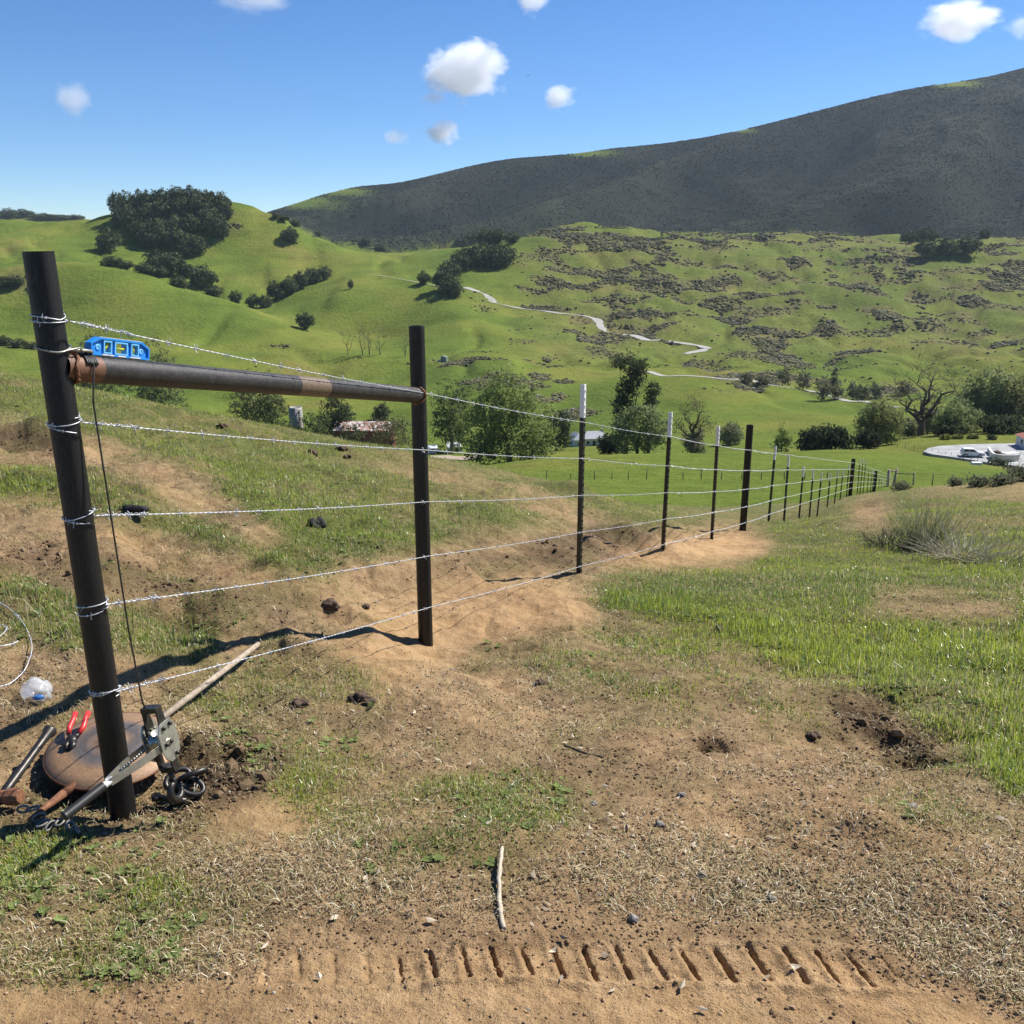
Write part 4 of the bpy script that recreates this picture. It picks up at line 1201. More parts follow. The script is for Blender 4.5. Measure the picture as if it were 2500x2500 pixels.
leafy("eucalyptus_tree", "tall narrow dark tree with an open top above the house yard", "tree", 1150, 1214, 668, 856, 262, (.035,.044,.022), (.080,.090,.045), 13,
      [(-.28,0,.93,.2,.22,.08),(.05,0,.9,.22,.25,.09),(.32,0,.86,.2,.25,.11),(.1,0,.74,.3,.3,.12),(-.1,0,.62,.28,.3,.12),(-.15,0,.5,.3,.3,.1),(-.1,0,.38,.3,.3,.14)], 300, 12, .26, .6, trunk='bark')
leafy("pine_tree", "small dark tree with a flat top beside the tall narrow one", "tree", 1206, 1240, 716, 850, 262, (.03,.042,.02), (.075,.088,.04), 14,
      [(.1,0,.86,.4,.4,.1),(0,0,.7,.38,.4,.12),(-.1,0,.56,.3,.3,.1)], 90, 12, .24, .5)
leafy("willow_tree", "rounded grey green willow in front of the tall narrow tree", "tree", 1146, 1258, 762, 857, 246, (.095,.125,.05), (.23,.255,.11), 15,
      [(0,0,.62,.34,.34,.34),(-.28,0,.5,.22,.25,.3),(.3,0,.5,.22,.25,.32),(.05,0,.82,.25,.25,.18),(.2,0,.3,.25,.25,.25),(-.2,0,.28,.22,.25,.25)], 380, 14, .24, .6)
leafy("dark_tree", "black green tree shading the side of the white house", "tree", 1022, 1078, 772, 846, 300, *DK, 16, None, 180, 12, .3, .6)
leafy("dark_tree", "low dark tree at the yard edge under the willow", "tree", 1128, 1170, 812, 860, 262, *DK, 17, None, 110, 12, .28, .5)
# bare twisted tree and its neighbours
def bare(name, label, px0, px1, pytop, pybase, Y, seed, tips, r0, tw, c0, c1, clumps, trunk='bark', group=None, twigs=9, leaf=.2):
    pb = at((px0 + px1) / 2, pybase, Y); pb.z = hz(pb.x, pb.y)
    k = depth_of(pb) / FPX; w = (px1 - px0) * k
    h = max(at((px0 + px1) / 2, pytop, Y).z - pb.z, 1)
    t = thing(name, label, "tree", pb, 0, group)
    limbs(h, [(a * w, b * w, c * h, f) for a, b, c, f in tips], r0, seed, .3, twigs, 6, tw).local("trunk", M[trunk], t)
    link("crown", crown("crown", [(a * w, b * w, c * h, .22 * w, .22 * w, .2 * h) for a, b, c, f in tips], clumps, 9, leaf, .6, c0, c1, seed + 5, shell=.1), t)
    return t
bare("twisted_tree", "twisted half bare tree just past the willow", 1266, 1348, 758, 858, 246, 21, [(-.15,0,.85,.45),(.3,0,.6,.4),(.05,.1,.95,.5),(-.35,0,.55,.3)], .5, .25, (.09,.085,.045), (.15,.14,.07), 130)
bare("bare_tree", "large bare spreading tree near the end of the gravel lot", 1670, 1800, 690, 834, 262, 22, [(-.45,0,.72,.22),(-.15,0,.9,.3),(.15,.1,.95,.3),(.42,0,.82,.25),(.25,-.1,.6,.25),(-.3,.1,.55,.2)], .75, .24, (.07,.065,.045), (.12,.11,.06), 90, twigs=14)
leafy("loose_shrub", "thin leafy willow sprouting from the field by the far fence", "tree", 1456, 1492, 800, 852, 186, *CW, 23, [(0,0,.7,.25,.25,.3),(-.2,0,.35,.25,.25,.3),(.25,0,.35,.25,.25,.3)], 50, 10, .22, .4, r0=.12)
leafy("dark_shrub", "broad near black shrub on the crest of the pasture", "shrub", 1508, 1602, 800, 850, 215, (.014,.022,.012), (.036,.046,.022), 24,
      [(-.3,0,.45,.24,.26,.42),(.1,0,.52,.3,.3,.46),(.36,0,.4,.18,.22,.38),(-.1,0,.3,.4,.3,.3)], 260, 12, .26, .5, r0=.2)
leafy("dark_shrub", "smaller dark shrub under the pale thicket on the crest", "shrub", 1612, 1660, 812, 848, 222, (.018,.026,.014), (.045,.052,.026), 25, None, 100, 12, .26, .5, r0=.2)
leafy("pale_thicket", "pale yellow green thicket between dark shrubs and bare tree", "tree", 1610, 1700, 752, 846, 236, (.11,.13,.046), (.22,.235,.09), 26,
      [(-.1,0,.7,.3,.3,.28),(.25,0,.55,.25,.28,.3),(-.3,0,.4,.22,.25,.3),(.1,0,.3,.4,.3,.3)], 300, 13, .24, .6, shell=.3)
leafy("riverside_tree", "tall bushy green tree behind the white car", "tree", 1808, 1902, 692, 836, 268, (.10,.13,.054), (.27,.29,.13), 27, None, 420, 15, .3, .8, r0=.5)
leafy("riverside_tree", "olive tinted tree at the picture's edge behind the lot wall", "tree", 1876, 1990, 700, 838, 262, *OL, 28, None, 420, 15, .3, .8, r0=.5)
leafy("riverside_tree", "low round green tree between bare tree and bushy tree", "tree", 1762, 1838, 752, 836, 250, (.10,.13,.052), (.27,.30,.12), 29, None, 260, 14, .26, .6, r0=.3)
leafy("dark_shrub", "dark undergrowth shrub below the bushy green tree", "shrub", 1840, 1932, 788, 838, 246, *DK, 30, None, 200, 12, .3, .6, r0=.2)
leafy("dark_shrub", "dark shrub at the bare tree's foot on its lot side", "shrub", 1758, 1812, 796, 836, 244, *DK, 31, None, 130, 12, .28, .5, r0=.2)
for i, (a_, b_, c_, d_, Y_) in enumerate([(1722,1772,770,838,275),(1796,1838,716,800,300),(1352,1400,796,852,300),(1290,1330,812,856,262),(1690,1730,786,842,270)]):
    leafy("creekside_tree", "soft grey green tree filling the gaps of the creekside line", "tree", a_, b_, c_, d_, Y_, (.085,.10,.05), (.22,.235,.12), 130 + i, None, 190, 12, .22, .6, shell=.3, r0=.2, group="soft trees of the creekside line")
for a in [(1772,1792,824,840,33),(1796,1816,822,840,34),(1824,1842,824,840,35)]:
    leafy("round_bush", "bright green round bush on the far side of the lot", "bush", a[0], a[1], a[2], a[3], 232, (.10,.12,.03), (.17,.19,.05), a[4], None, 36, 10, .2, .3, r0=.08, group="bright bushes behind the lot")
leafy("round_bush", "black green round bush behind the car roof", "bush", 1862, 1876, 826, 842, 230, *DK, 36, None, 36, 10, .2, .3, r0=.08)
leafy("grey_shrub", "grey green shrub beside the white car's bonnet", "shrub", 1866, 1898, 860, 888, 190, (.07,.085,.055), (.15,.16,.10), 37, None, 70, 10, .18, .35, r0=.08)
# creek line and slope shrubs
for i, (a, b, c, d, Y) in enumerate([(1395,1420,703,722,470),(1425,1452,708,727,472),(1536,1566,700,752,445),(1560,1590,722,752,448),(1596,1622,716,748,470),(1612,1640,722,756,452),(1640,1668,720,750,470),(1690,1720,718,744,480),(1568,1582,690,706,520),(1462,1492,690,716,490),(1500,1530,700,730,480)]):
    leafy("creek_shrub", "grey green shrub along the upper road's creek line", "shrub", a, b, c, d, Y, (.07,.076,.046), (.145,.15,.085), 40 + i, None, 60, 9, .36, .6, r0=.15, group="shrubs along the creek line")
for i, (a, b, c, d) in enumerate([(640,672,618,650),(676,690,616,650),(692,700,625,650),(702,730,622,655),(752,776,625,662)]):
    bare("bare_sapling", "thin bare tree in the short row on the green slope", a, b, c, d, 585, 60 + i, [(-.3,0,.8,.2),(.1,0,.95,.3),(.35,0,.7,.2)], .22, .3, (.10,.10,.05), (.16,.15,.08), 14, group="bare trees on the green slope", leaf=.3)
# trees below the bank, seen past the brace
leafy("valley_tree", "loose spring green tree seen just above the blue level", "tree", 238, 345, 624, 752, 372, (.075,.09,.036), (.15,.165,.07), 71, None, 380, 11, .34, .8, shell=.35, r0=.3)
leafy("valley_tree", "loose spring green tree between corner post and blue level", "tree", 120, 236, 618, 742, 392, (.07,.085,.034), (.14,.155,.065), 72, None, 400, 11, .34, .8, shell=.35, r0=.3)
leafy("valley_tree", "tree with two pale trunks beneath the brace rail", "tree", 428, 545, 684, 815, 330, (.045,.058,.022), (.105,.12,.045), 73, None, 420, 11, .32, .8, trunk='pale_bark', shell=.4, r0=.45)
leafy("valley_tree", "dark leafy tree standing between silo and barn", "tree", 602, 672, 738, 830, 350, (.03,.042,.018), (.075,.09,.036), 74, None, 260, 12, .34, .7, r0=.3)
leafy("valley_tree", "light green shrubby tree hugging the silo", "tree", 566, 624, 776, 838, 340, (.06,.078,.03), (.125,.145,.055), 75, None, 130, 11, .3, .6, r0=.25)
leafy("valley_tree", "small round tree behind the barn's ridge", "tree", 704, 738, 762, 822, 410, (.04,.055,.022), (.09,.105,.042), 76, None, 100, 11, .34, .6, r0=.25)
leafy("valley_tree", "brownish thin tree screening the barn's long wall", "tree", 688, 790, 778, 856, 318, (.075,.075,.036), (.14,.135,.065), 77, None, 200, 9, .26, .8, shell=.2, r0=.2)
for i, (a, b, c, d) in enumerate([(540,580,800,840),(640,690,795,840),(780,800,780,850)]):
    leafy("valley_bush", "low green bush around the farm buildings", "bush", a, b, c, d, 336, (.05,.065,.025), (.11,.125,.05), 80 + i, None, 70, 10, .3, .5, r0=.12, group="bushes around the farm")

# ------------------------------------------------------------------ farm buildings
def house():
    b = at(1112, 833, 335); b.z = hz(b.x, b.y)
    t = thing("farm_house", "white single storey house with grey roof under the dark tree", "house", b, R(8))
    rot = Matrix.Rotation(R(8), 3, 'Z')
    def P(x, y, z): return Vector((x, y, z))
    W = MB()
    W.box((1.5, 0, 1.0), (9.5, 6.5, 4.4)); W.box((-4.8, -.8, 1.0), (3.2, 8.5, 4.4))
    W.local("wall", M['stucco'], t)
    rf = MB()
    def hip(x0, x1, y0, y1, z, h, ins):
        ym = (y0 + y1) / 2
        if x1 - x0 > y1 - y0: r0, r1 = (x0 + ins, ym, z + h), (x1 - ins, ym, z + h)
        else:
            xm = (x0 + x1) / 2; r0, r1 = (xm, y0 + ins, z + h), (xm, y1 - ins, z + h)
        v = [(x0, y0, z), (x1, y0, z), (x1, y1, z), (x0, y1, z), r0, r1]
        if x1 - x0 > y1 - y0: f = [(0, 1, 5, 4), (1, 2, 5), (2, 3, 4, 5), (3, 0, 4), (3, 2, 1, 0)]
        else: f = [(0, 1, 4), (1, 2, 5, 4), (2, 3, 5), (3, 0, 4, 5), (3, 2, 1, 0)]
        rf.add(v, f)
    hip(-3.9, 6.9, -3.9, 3.9, 3.21, 2.1, 3.0); hip(-7.0, -2.6, -5.6, 4.0, 3.215, 1.9, 2.4)
    r = rf.local("roof", M['grey_roof'], t)
    MB().box((4.6, .4, 5.2), (.7, .7, 1.6)).local("chimney", M['concrete'], r)
    d = MB().box((1.0, -3.27, 1.3), (1.1, .06, 2.2)).local("door", M['dark_steel'], t)
    MB().box((1.4, -3.33, 1.3), (.08, .06, .1)).local("handle", M['alu'], d)
    for x, w in ((4.6, 2.4), (-1.2, 1.0)):
        f = MB().box((x, -3.275, 1.75), (w + .25, .05, 1.45)).local("window", M['white_paint'], t)
        MB().box((x, -3.31, 1.75), (w, .03, 1.2)).local("pane", M['glass'], f)
    f = MB().box((-4.8, -5.07, 1.8), (1.4, .05, 1.2)).local("window", M['white_paint'], t)
    MB().box((-4.8, -5.105, 1.8), (1.15, .03, .95)).local("pane", M['glass'], f)
    MB().box((1.2, -4.3, .12), (2.6, 1.9, .25)).local("porch_step", M['concrete'], t)
house()
def barn():
    b = at(690, 838, 348); b.z = hz(b.x, b.y) + 1.2
    t = thing("barn", "long red barn with patchy rusted tin roof beyond the bank", "barn", b, R(-4))
    MB().box((0, 0, 1.9), (21, 9.9, 7.8)).local("wall", M['barn_red'], t)
    L, Wd = 10.9, 5.6
    v = [(-L, -Wd, 5.6), (L, -Wd, 5.6), (L, 0, 8.2), (-L, 0, 8.2), (L, Wd, 5.6), (-L, Wd, 5.6)]
    rf = MB().add(v + [(x, y, z + .12) for x, y, z in v], [(0, 1, 2, 3), (3, 2, 4, 5), (9, 8, 7, 6), (11, 10, 8, 9), (0, 6, 7, 1), (1, 7, 8, 2), (2, 8, 10, 4), (4, 10, 11, 5), (5, 11, 9, 3), (3, 9, 6, 0)])
    m, nt, bb = new_mat("patchy_tin_roof")
    n = noise_node(nt, .8, 5, .6, N(nt, "ShaderNodeTexCoord").outputs["Object"])
    nt.links.new(ramp(nt, n.outputs[0], [(.42, (.26, .10, .06)), (.5, (.45, .30, .24)), (.58, (.62, .60, .57))]), bb.inputs["Base Color"]); bb.inputs["Roughness"].default_value = .7
    rf.local("roof", m, t)
    for gx_ in (-10.5, 10.5): MB().add([(gx_, -5, 5.7), (gx_, 5, 5.7), (gx_, 0, 8.1)], [(0, 1, 2)]).local("gable", M['barn_red'], t)
    for x in (-5.0, 4.5):
        d = MB().box((x, -5.04, 2.2), (3.6, .07, 4.2)).local("door", M['rust'], t)
        MB().box((x + 1.5, -5.1, 2.2), (.1, .06, .4)).local("handle", M['dark_steel'], d)
    MB().box((0.2, -5.03, 4.4), (1.6, .06, 1.1)).local("window", M['glass'], t)
barn()
def silo():
    b = at(561, 832, 352); b.z = hz(b.x, b.y) - 1
    k = depth_of(b) / FPX
    r = 12.8 * k; h = at(561, 768, 352).z - b.z
    t = thing("silo", "roofless round concrete silo rising behind the grassy bank", "silo", b)
    MB().lathe([(r, 0), (r * .985, h * .5), (r * .97, h), (r * .86, h), (r * .86, h - 3.5), (0, h - 3.5)], n=40).local("wall", M['concrete'], t)
    hp = MB()
    for i in range(14):
        z = h * (i + 1) / 15
        hp.lathe([(r * 1.0, z - .06), (r * 1.02, z), (r * 1.0, z + .06)], n=40)
    hp.local("hoop", M['concrete'], t)
    ch = MB()
    for i in range(16): ch.box((r * .72, -r * .75, h * (i + .5) / 17), (.5, .5, .7), Matrix.Rotation(R(45), 3, 'Z'))
    ch.local("chute", M['concrete'], t)
silo()
def shed(px, py, Y, w, d, h, name, label, wallm, roofm, rz):
    b = at(px, py, Y); b.z = hz(b.x, b.y) - .3
    t = thing(name, label, "shed", b, rz)
    MB().box((0, 0, h / 2), (w, d, h)).local("wall", wallm, t)
    L, Wd = w / 2 + .3, d / 2 + .3
    v = [(-L, -Wd, h), (L, -Wd, h), (L, Wd, h + 1.0), (-L, Wd, h + 1.0)]
    MB().add(v + [(x, y, z + .15) for x, y, z in v], [(3, 2, 1, 0), (4, 5, 6, 7), (0, 1, 5, 4), (1, 2, 6, 5), (2, 3, 7, 6), (3, 0, 4, 7)]).local("roof", roofm, t)
    MB().box((w * .15, -d / 2 - .03, h * .42), (w * .28, .05, h * .8)).local("door", M['dark_steel'], t)
shed(856, 838, 305, 4.2, 3.4, 2.2, "shed", "little pale tin roofed shed beside the cottonwood", M['tin'], M['tin'], R(15))
def tank():
    b = hit(838, 683, 420)
    t = thing("water_tank", "squat grey water tank alone on the green slope", "water tank", b)
    k = depth_of(b) / FPX; r = 6.5 * k
    MB().lathe([(r, -1), (r, r * 1.5), (r * .95, r * 1.6), (0, r * 1.85)], n=28).local("drum", M['tank'], t)
    MB().lathe([(r * .18, r * 1.8), (r * .18, r * 2.0), (0, r * 2.02)], n=12).local("hatch", M['tin'], t)
    MB().box((-r * 1.4, 0, r * .3), (r * .6, r * .6, r * .8)).local("pump_box", M['tin'], t)
tank()
def vehicle(name, label, cat, loc, rz, paint, prof, glass, L, Wd, wheels, wr, truck=False):
    t = thing(name, label, cat, loc, rz)
    fr = lambda u, v, w: Vector((u, v, w))
    MB().prism(prof, -Wd / 2, Wd / 2, fr).local("body", paint, t, .06)
    for sgn in (-1, 1):
        for g in glass:
            MB().prism(g, sgn * (Wd / 2 - .02), sgn * (Wd / 2 + .012), fr).local("side_window", M['glass'], t)
    for x in wheels:
        for sgn in (-1, 1):
            q = MB(); ro = Matrix.Rotation(R(90), 3, 'X')
            q.lathe([(wr * .6, -.11), (wr * .95, -.11), (wr, -.07), (wr, .07), (wr * .95, .11), (wr * .6, .11)], (x, sgn * (Wd / 2 - .08), wr), 24, ro)
            wh = q.local("wheel", M['tyre'], t)
            MB().lathe([(0, .09), (wr * .35, .1), (wr * .6, .06), (wr * .6, -.06), (wr * .35, -.1), (0, -.09)], (x, sgn * (Wd / 2 - .06), wr), 20, ro).local("rim", M['alu'], wh)
    for sgn in (-1, 1):
        MB().box((L / 2 - .08, sgn * Wd * .38, .82), (.16, .32, .17)).local("headlight", M['alu'], t, .02)
        MB().box((-L / 2 + .05, sgn * Wd * .42, .95), (.1, .2, .35)).local("tail_light", M['red_grip'], t, .02)
    return t
SUV = [(-2.35,.35),(-2.38,.95),(-2.25,1.15),(-2.0,1.72),(-1.6,1.8),(.1,1.77),(.95,1.18),(2.1,1.02),(2.35,.8),(2.38,.4),(1.95,.3),(1.9,.55),(1.45,.78),(1.0,.55),(.95,.28),(-1.0,.28),(-1.05,.55),(-1.45,.78),(-1.9,.55),(-1.95,.33)]
c = on_lot(1834, 861)
vehicle("parked_car", "white parked estate car on the pale gravel lot", "car", (c.x, c.y, c.z), R(-14), M['car_white'], SUV,
        [[(-2.0,1.2),(-1.85,1.62),(-1.0,1.66),(-1.0,1.2)], [(-.92,1.2),(-.92,1.66),(.02,1.64),(.62,1.2)]], 4.75, 1.85, (-1.45, 1.45), .36)
TRK = [(-2.7,.5),(-2.7,1.15),(-.6,1.15),(-.55,1.75),(-.2,1.9),(.7,1.88),(1.3,1.25),(2.6,1.12),(2.7,.8),(2.7,.45),(2.2,.42),(1.75,.8),(1.3,.42),(-1.2,.42),(-1.65,.8),(-2.1,.42)]
b = at(826, 845, 262); 
vehicle("pickup_truck", "black pickup truck parked under the cottonwood by the pipe post", "truck", (b.x, b.y, hz(b.x, b.y)), R(10), M['car_black'], TRK,
        [[(-.45,1.2),(-.45,1.7),(.65,1.7),(1.05,1.22)]], 5.4, 1.9, (-1.65, 1.75), .38)
b = at(816, 836, 290); b.z = hz(b.x, b.y)
t = thing("camper_trailer", "white boxy trailer with a dark end window behind the pickup", "trailer", b, R(5))
MB().box((0, 0, 1.6), (3.0, 5.0, 2.3)).local("body", M['car_white'], t, .1)
MB().box((0, -2.52, 1.8), (1.9, .05, 1.3)).local("window", M['glass'], t)
for sx in (-1.2, 1.2): MB().lathe([(0, -.1), (.36, -.1), (.36, .1), (0, .1)], (sx, 0, .36), 18, Matrix.Rotation(R(90), 3, 'Y')).local("wheel", M['tyre'], t)
# walls and corner building of the lot
def lot_wall(name, label, pts, h, mat, capm, th=.35):
    W = [on_lot(a, b) for a, b in pts]
    t = thing(name, label, "wall", W[0])
    o0 = W[0]
    def strip(z0, z1, w):
        mb = MB(); L, Rr = [], []
        for i, p in enumerate(W):
            d = (W[min(i + 1, len(W) - 1)] - W[max(i - 1, 0)]); n = Vector((d.y, -d.x, 0)).normalized() * w / 2
            L.append(p - n - o0); Rr.append(p + n - o0)
        z = Vector((0, 0, 1))
        for i in range(len(W) - 1):
            q = [L[i], L[i + 1], Rr[i + 1], Rr[i]]
            mb.add([a + z * z0 for a in q] + [a + z * z1 for a in q], [(3, 2, 1, 0), (4, 5, 6, 7), (0, 1, 5, 4), (2, 3, 7, 6), (1, 2, 6, 5), (3, 0, 4, 7)])
        return mb
    strip(-.5, h, th).local("wall_body", mat, t); strip(h + .002, h + .12, th + .12).local("coping", capm, t)
lot_wall("curved_wall", "low cream retaining wall with pale top beside the car", [(1868,862),(1874,868),(1890,870.5),(1912,870.5),(1921,869)], 1.3, M['cream'], M['stucco'])
lot_wall("raised_planter_wall", "sloping white capped wall end behind the grey shrub", [(1864,852),(1870,860)], .9, M['cream'], M['stucco'])
lot_wall("terrace_wall", "white terrace edge beyond the cream wall on the lot", [(1894,862),(1906,861),(1918,860)], .7, M['stucco'], M['stucco'], 1.8)
b = on_lot(1938, 847)
t = thing("gate_lodge", "corner of a white building with red tiled roof at the lot", "building", b, R(-8))
MB().box((1.2, 2.5, 1.2), (4, 5, 2.4)).local("wall", M['stucco'], t)
MB().add([(-1.2,-.4,2.4),(3.6,-.4,2.4),(3.6,5.4,2.4),(-1.2,5.4,2.4),(1.2,2.5,3.6)], [(0,1,4),(1,2,4),(2,3,4),(3,0,4),(3,2,1,0)]).local("roof", M['red_tile'], t)
MB().box((-.82, 1.4, 1.3), (.05, .9, 1.0)).local("window", M['glass'], t)
p = hit(1842, 877, 120)
tag(MB().box(p + Vector((0, 0, .25)), (1.8, .8, .5)).local("water_trough", M['white_paint'], None, .1), "small white trough on the grass in front of the lot", "trough")
tag(MB().blob((*on_lot(1880, 858).xy, LOTZ + .4), 1.0, 2, .2, 3, (1.2, .8, .6)).local("planting_mound", M['clod'], None), "brown planted mound in the crook of the cream wall", "mound")

# ------------------------------------------------------------------ far fences, each one thing with its posts
def far_fence(name, label, posts, rad, mat, wires=3, group=None):
    """posts: list of (base point, height)"""
    t = thing(name, label, "fence", posts[0][0], 0, group)
    rr = random.Random(5)
    for p, h in posts:
        tilt = Vector((rr.uniform(-.06, .06), rr.uniform(-.04, .04), 1)) * h
        MB().cyl(p - Vector((0, 0, .4)), p + tilt, rad, rad * .85, 6).build("post", mat, t)
    w = MB()
    for k in range(wires):
        w.tube([p + Vector((0, 0, h * (.95 - .28 * k))) for p, h in posts], .006, 3, False)
    w.build("fence_wire", M['dark_steel'], t)
pp = [(hit(x, 904.5, 60, 200), h) for x, h in ((985,.8),(1031,1.1),(1076,.7),(1122,1.1),(1154,.8),(1185,.8),(1220,1.25),(1256,.8),(1289,.85),(1323,1.25),(1361,.85),(1399,.8),(1436,.8),(1480,.9),(1518,.8),(1560,.8),(1600,.8))]
far_fence("field_fence", "old wire fence with short leaning posts across the lower pasture", pp, .06, M['bark'])
zx = lambda x: (2200 + x * .15528) * .7728
zy = lambda y: (900 + y * .15528) * .7728
pp = [(hit(zx(x), zy(y), 110, 230), 1.3) for x, y in ((-60,1235),(60,1250),(195,1285),(385,1330),(480,1345),(575,1370),(690,1395),(780,1412),(880,1430),(975,1455),(1085,1480),(1190,1500),(1370,1520),(1545,1530),(1720,1540),(1880,1545))]
far_fence("lot_fence", "thin post and wire fence skirting the pale gravel lot", pp, .05, M['bark'])

# ------------------------------------------------------------------ the new fence
P1 = Vector((-1.165, 2.47, 0)); P2 = Vector((-.45, 4.53, 0))
FD = Vector((.41, .912, 0)).normalized(); FN = Vector((.912, -.41, 0)).normalized()
RZ = math.atan2(FN.y, FN.x)
PR = .0372
def tube_post(base, top, r, hollow=True):
    mb = MB(); n = 40
    d = (top - base)
    segs = 14
    rad = [r] * (segs + 1)
    mb.tube([base + d * i / segs for i in range(segs + 1)], rad, n, False)
    up = d.normalized(); inner = r - .007
    x = up.orthogonal().normalized(); y = up.cross(x)
    ring = lambda c, rr: [c + (x * math.cos(2 * math.pi * k / n) + y * math.sin(2 * math.pi * k / n)) * rr for k in range(n)]
    vs = ring(top, r) + ring(top, inner) + ring(top - up * .25, inner)
    fs = [(k, (k + 1) % n, n + (k + 1) % n, n + k) for k in range(n)] + [(n + k, n + (k + 1) % n, 2 * n + (k + 1) % n, 2 * n + k) for k in range(n)]
    mb.add(vs, fs, False)
    return mb
z1 = hz(P1.x, P1.y); z2 = hz(P2.x, P2.y)
brace = thing("pipe_brace", "dark welded pipe brace of two posts and a sloping rail", "fence brace", (P1.x, P1.y, z1))
top1 = at(72, 474, 2.47); base1 = Vector((-1.158, 2.47, z1 - .35)); 
d1 = (top1 - Vector((-1.158, 2.47, 0))).normalized()
base1 = top1 - d1 * ((top1.z - z1 + .35) / d1.z)
tube_post(base1, top1, PR).build("corner_post", M['pipe'], brace)
top2 = at(786, 615, 4.53); base2 = Vector((top2.x + .004, 4.53, z2 - .35))
tube_post(base2, top2, PR).build("line_post", M['pipe'], brace)
ra = at(112, 692, 2.47); rb = at(791, 746, 4.53)
rd = (rb - ra); rl = rd.length; rdn = rd.normalized()
rx = rdn.cross(Vector((0, 0, 1))).normalized(); rzv = rx.cross(rdn)
def rail_frame(x, y, z): return ra + rx * x + rdn * y + rzv * z
rm = MB(); n = 40
def cope(t, s): return .028 + .009 * math.cos(2 * t) 
y0 = [0.0] * n
stations = [0, .04, .2, .5, .8, 1.1, 1.4, 1.7, 2.0, rl - .004]
vs = []
for i, st in enumerate(stations):
    for k in range(n):
        t_ = 2 * math.pi * k / n
        vs.append((PR * math.cos(t_), max(st, y0[k]) if i == 0 else st + (.05 if i == 1 else 0), PR * math.sin(t_)))
fs = [(i * n + k, i * n + (k + 1) % n, (i + 1) * n + (k + 1) % n, (i + 1) * n + k) for i in range(len(stations) - 1) for k in range(n)]
rm.add(vs, fs, True)
rail = rm.local("rail", rail_material(1.13, 1.34), brace)
rail.matrix_local = Matrix.Translation(ra - Vector(brace.location)) @ Matrix(((rx.x, rdn.x, rzv.x), (rx.y, rdn.y, rzv.y), (rx.z, rdn.z, rzv.z))).to_4x4()
for end, yy, rr_ in ((0, .047, .040), (1, rl - PR * .92, .041)):
    w = MB(); rr = random.Random(3 + end)
    path = []
    for k in range(36):
        t_ = 2 * math.pi * k / 36
        q = math.sqrt(max(0, (PR + .003) ** 2 - (math.cos(t_) * PR) ** 2)) + .002
        path.append((math.cos(t_) * rr_, (q if end == 0 else rl - q) + rr.uniform(-.003, .003), math.sin(t_) * rr_))
    w.tube(path, [.0055 + rr.uniform(-.0018, .002) for _ in range(36)], 6, False, True, True)
    w.local("weld_bead", M['rust'], rail)

# barbed wires
WIRE_PY = [[605, 795, 970, 1137, 1300], [741, 848, 945, 1047, 1143], [797, 865, 934, 1003, 1067], [824, 879, 929, 978, 1025], [841, 886, 927, 966, 1001.5], [849, 887, 922, 955, 985]]
WIRE_POS = [(P1.x, P1.y), (P2.x, P2.y), (.51, 6.6), (1.485, 8.7), (2.42, 10.9), (3.26, 12.8)]
OFF = [PR + .004, PR + .003, .012, .012, .012, PR + .003]
YT = [15.45, 17.2, 19.8, 21.9, 24.1, 26.8, 29.6, 31.9, 34.7]
XT = lambda y: 3.26 + .43 * (y - 12.8)
PXT = [1460.5, 1487, 1515, 1533.5, 1550.5, 1566.5, 1580.5, 1590, 1600]
PXTOP = [842, 858, 880, 886, 892, 893, 887, 885, 876]
YE = [40.9, 43, 45, 48.2, 51.4, 53.4, 55.4, 57.6, 60.9, 64.7, 69]
XE = lambda y: .447 * y - 2.88
PYE = [866, 866, 868, 885, 886.6, 888, 890, 893, 897, 901.7, 906]
TP = [(.51, 6.6, 725, 1100), (1.485, 8.7, 778, 1264), (2.42, 10.9, 804, 1354)]
def twisted(mb, a, b, near):
    d = b - a; L = d.length; dn = d.normalized()
    u = dn.orthogonal().normalized(); w = dn.cross(u)
    if near:
        nseg = max(8, int(L / .011))
        for ph in (0, math.pi):
            path = []
            for i in range(nseg + 1):
                t = i / nseg
                an = ph + t * L / .052 * 2 * math.pi
                sag = -math.sin(math.pi * t) * .004 * L
                path.append(a + d * t + (u * math.cos(an) + w * math.sin(an)) * .0011 + Vector((0, 0, sag)))
            mb.tube(path, .00115, 5, False)
    else:
        path = [a + d * t + Vector((0, 0, -math.sin(math.pi * t) * .004 * L)) for t in np.linspace(0, 1, 5)]
        yv = (a.y + b.y) / 2
        mb.tube(path, .0019 + .00011 * yv, 4, False)
def barb(mb, p, dn, rr, sc=1.0, near=True):
    u = dn.orthogonal().normalized(); w = dn.cross(u)
    for i in (0, 1):
        an = rr.uniform(0, 6.28)
        o = u * math.cos(an) + w * math.sin(an)
        o2 = u * math.cos(an + 1.5) + w * math.sin(an + 1.5)
        q = p + dn * (.003 * (i * 2 - 1))
        l1, l2 = .0115 * sc * rr.uniform(.7, 1.2), .0115 * sc * rr.uniform(.7, 1.2)
        if near:
            wrap = [q + (o * math.cos(t) + o2 * math.sin(t)) * .0032 + dn * (.0012 * t / 3 * (i * 2 - 1)) for t in np.linspace(0, 9.4, 12)]
            mb.tube([q + o * .004 + o2 * (-l1) ] + wrap + [q - o * .004 - o2 * -l2 + dn * .004], .0009, 4, False)
        else:
            mb.tube([q - o2 * l1 + o * .003, q, q + o2 * l2 - o * .003], .0013 + .00008 * p.y, 3, False)
end_py = [(897.5, 901, 905, 909, 913)]
NAMES = ["topmost", "second", "middle", "fourth", "lowest"]
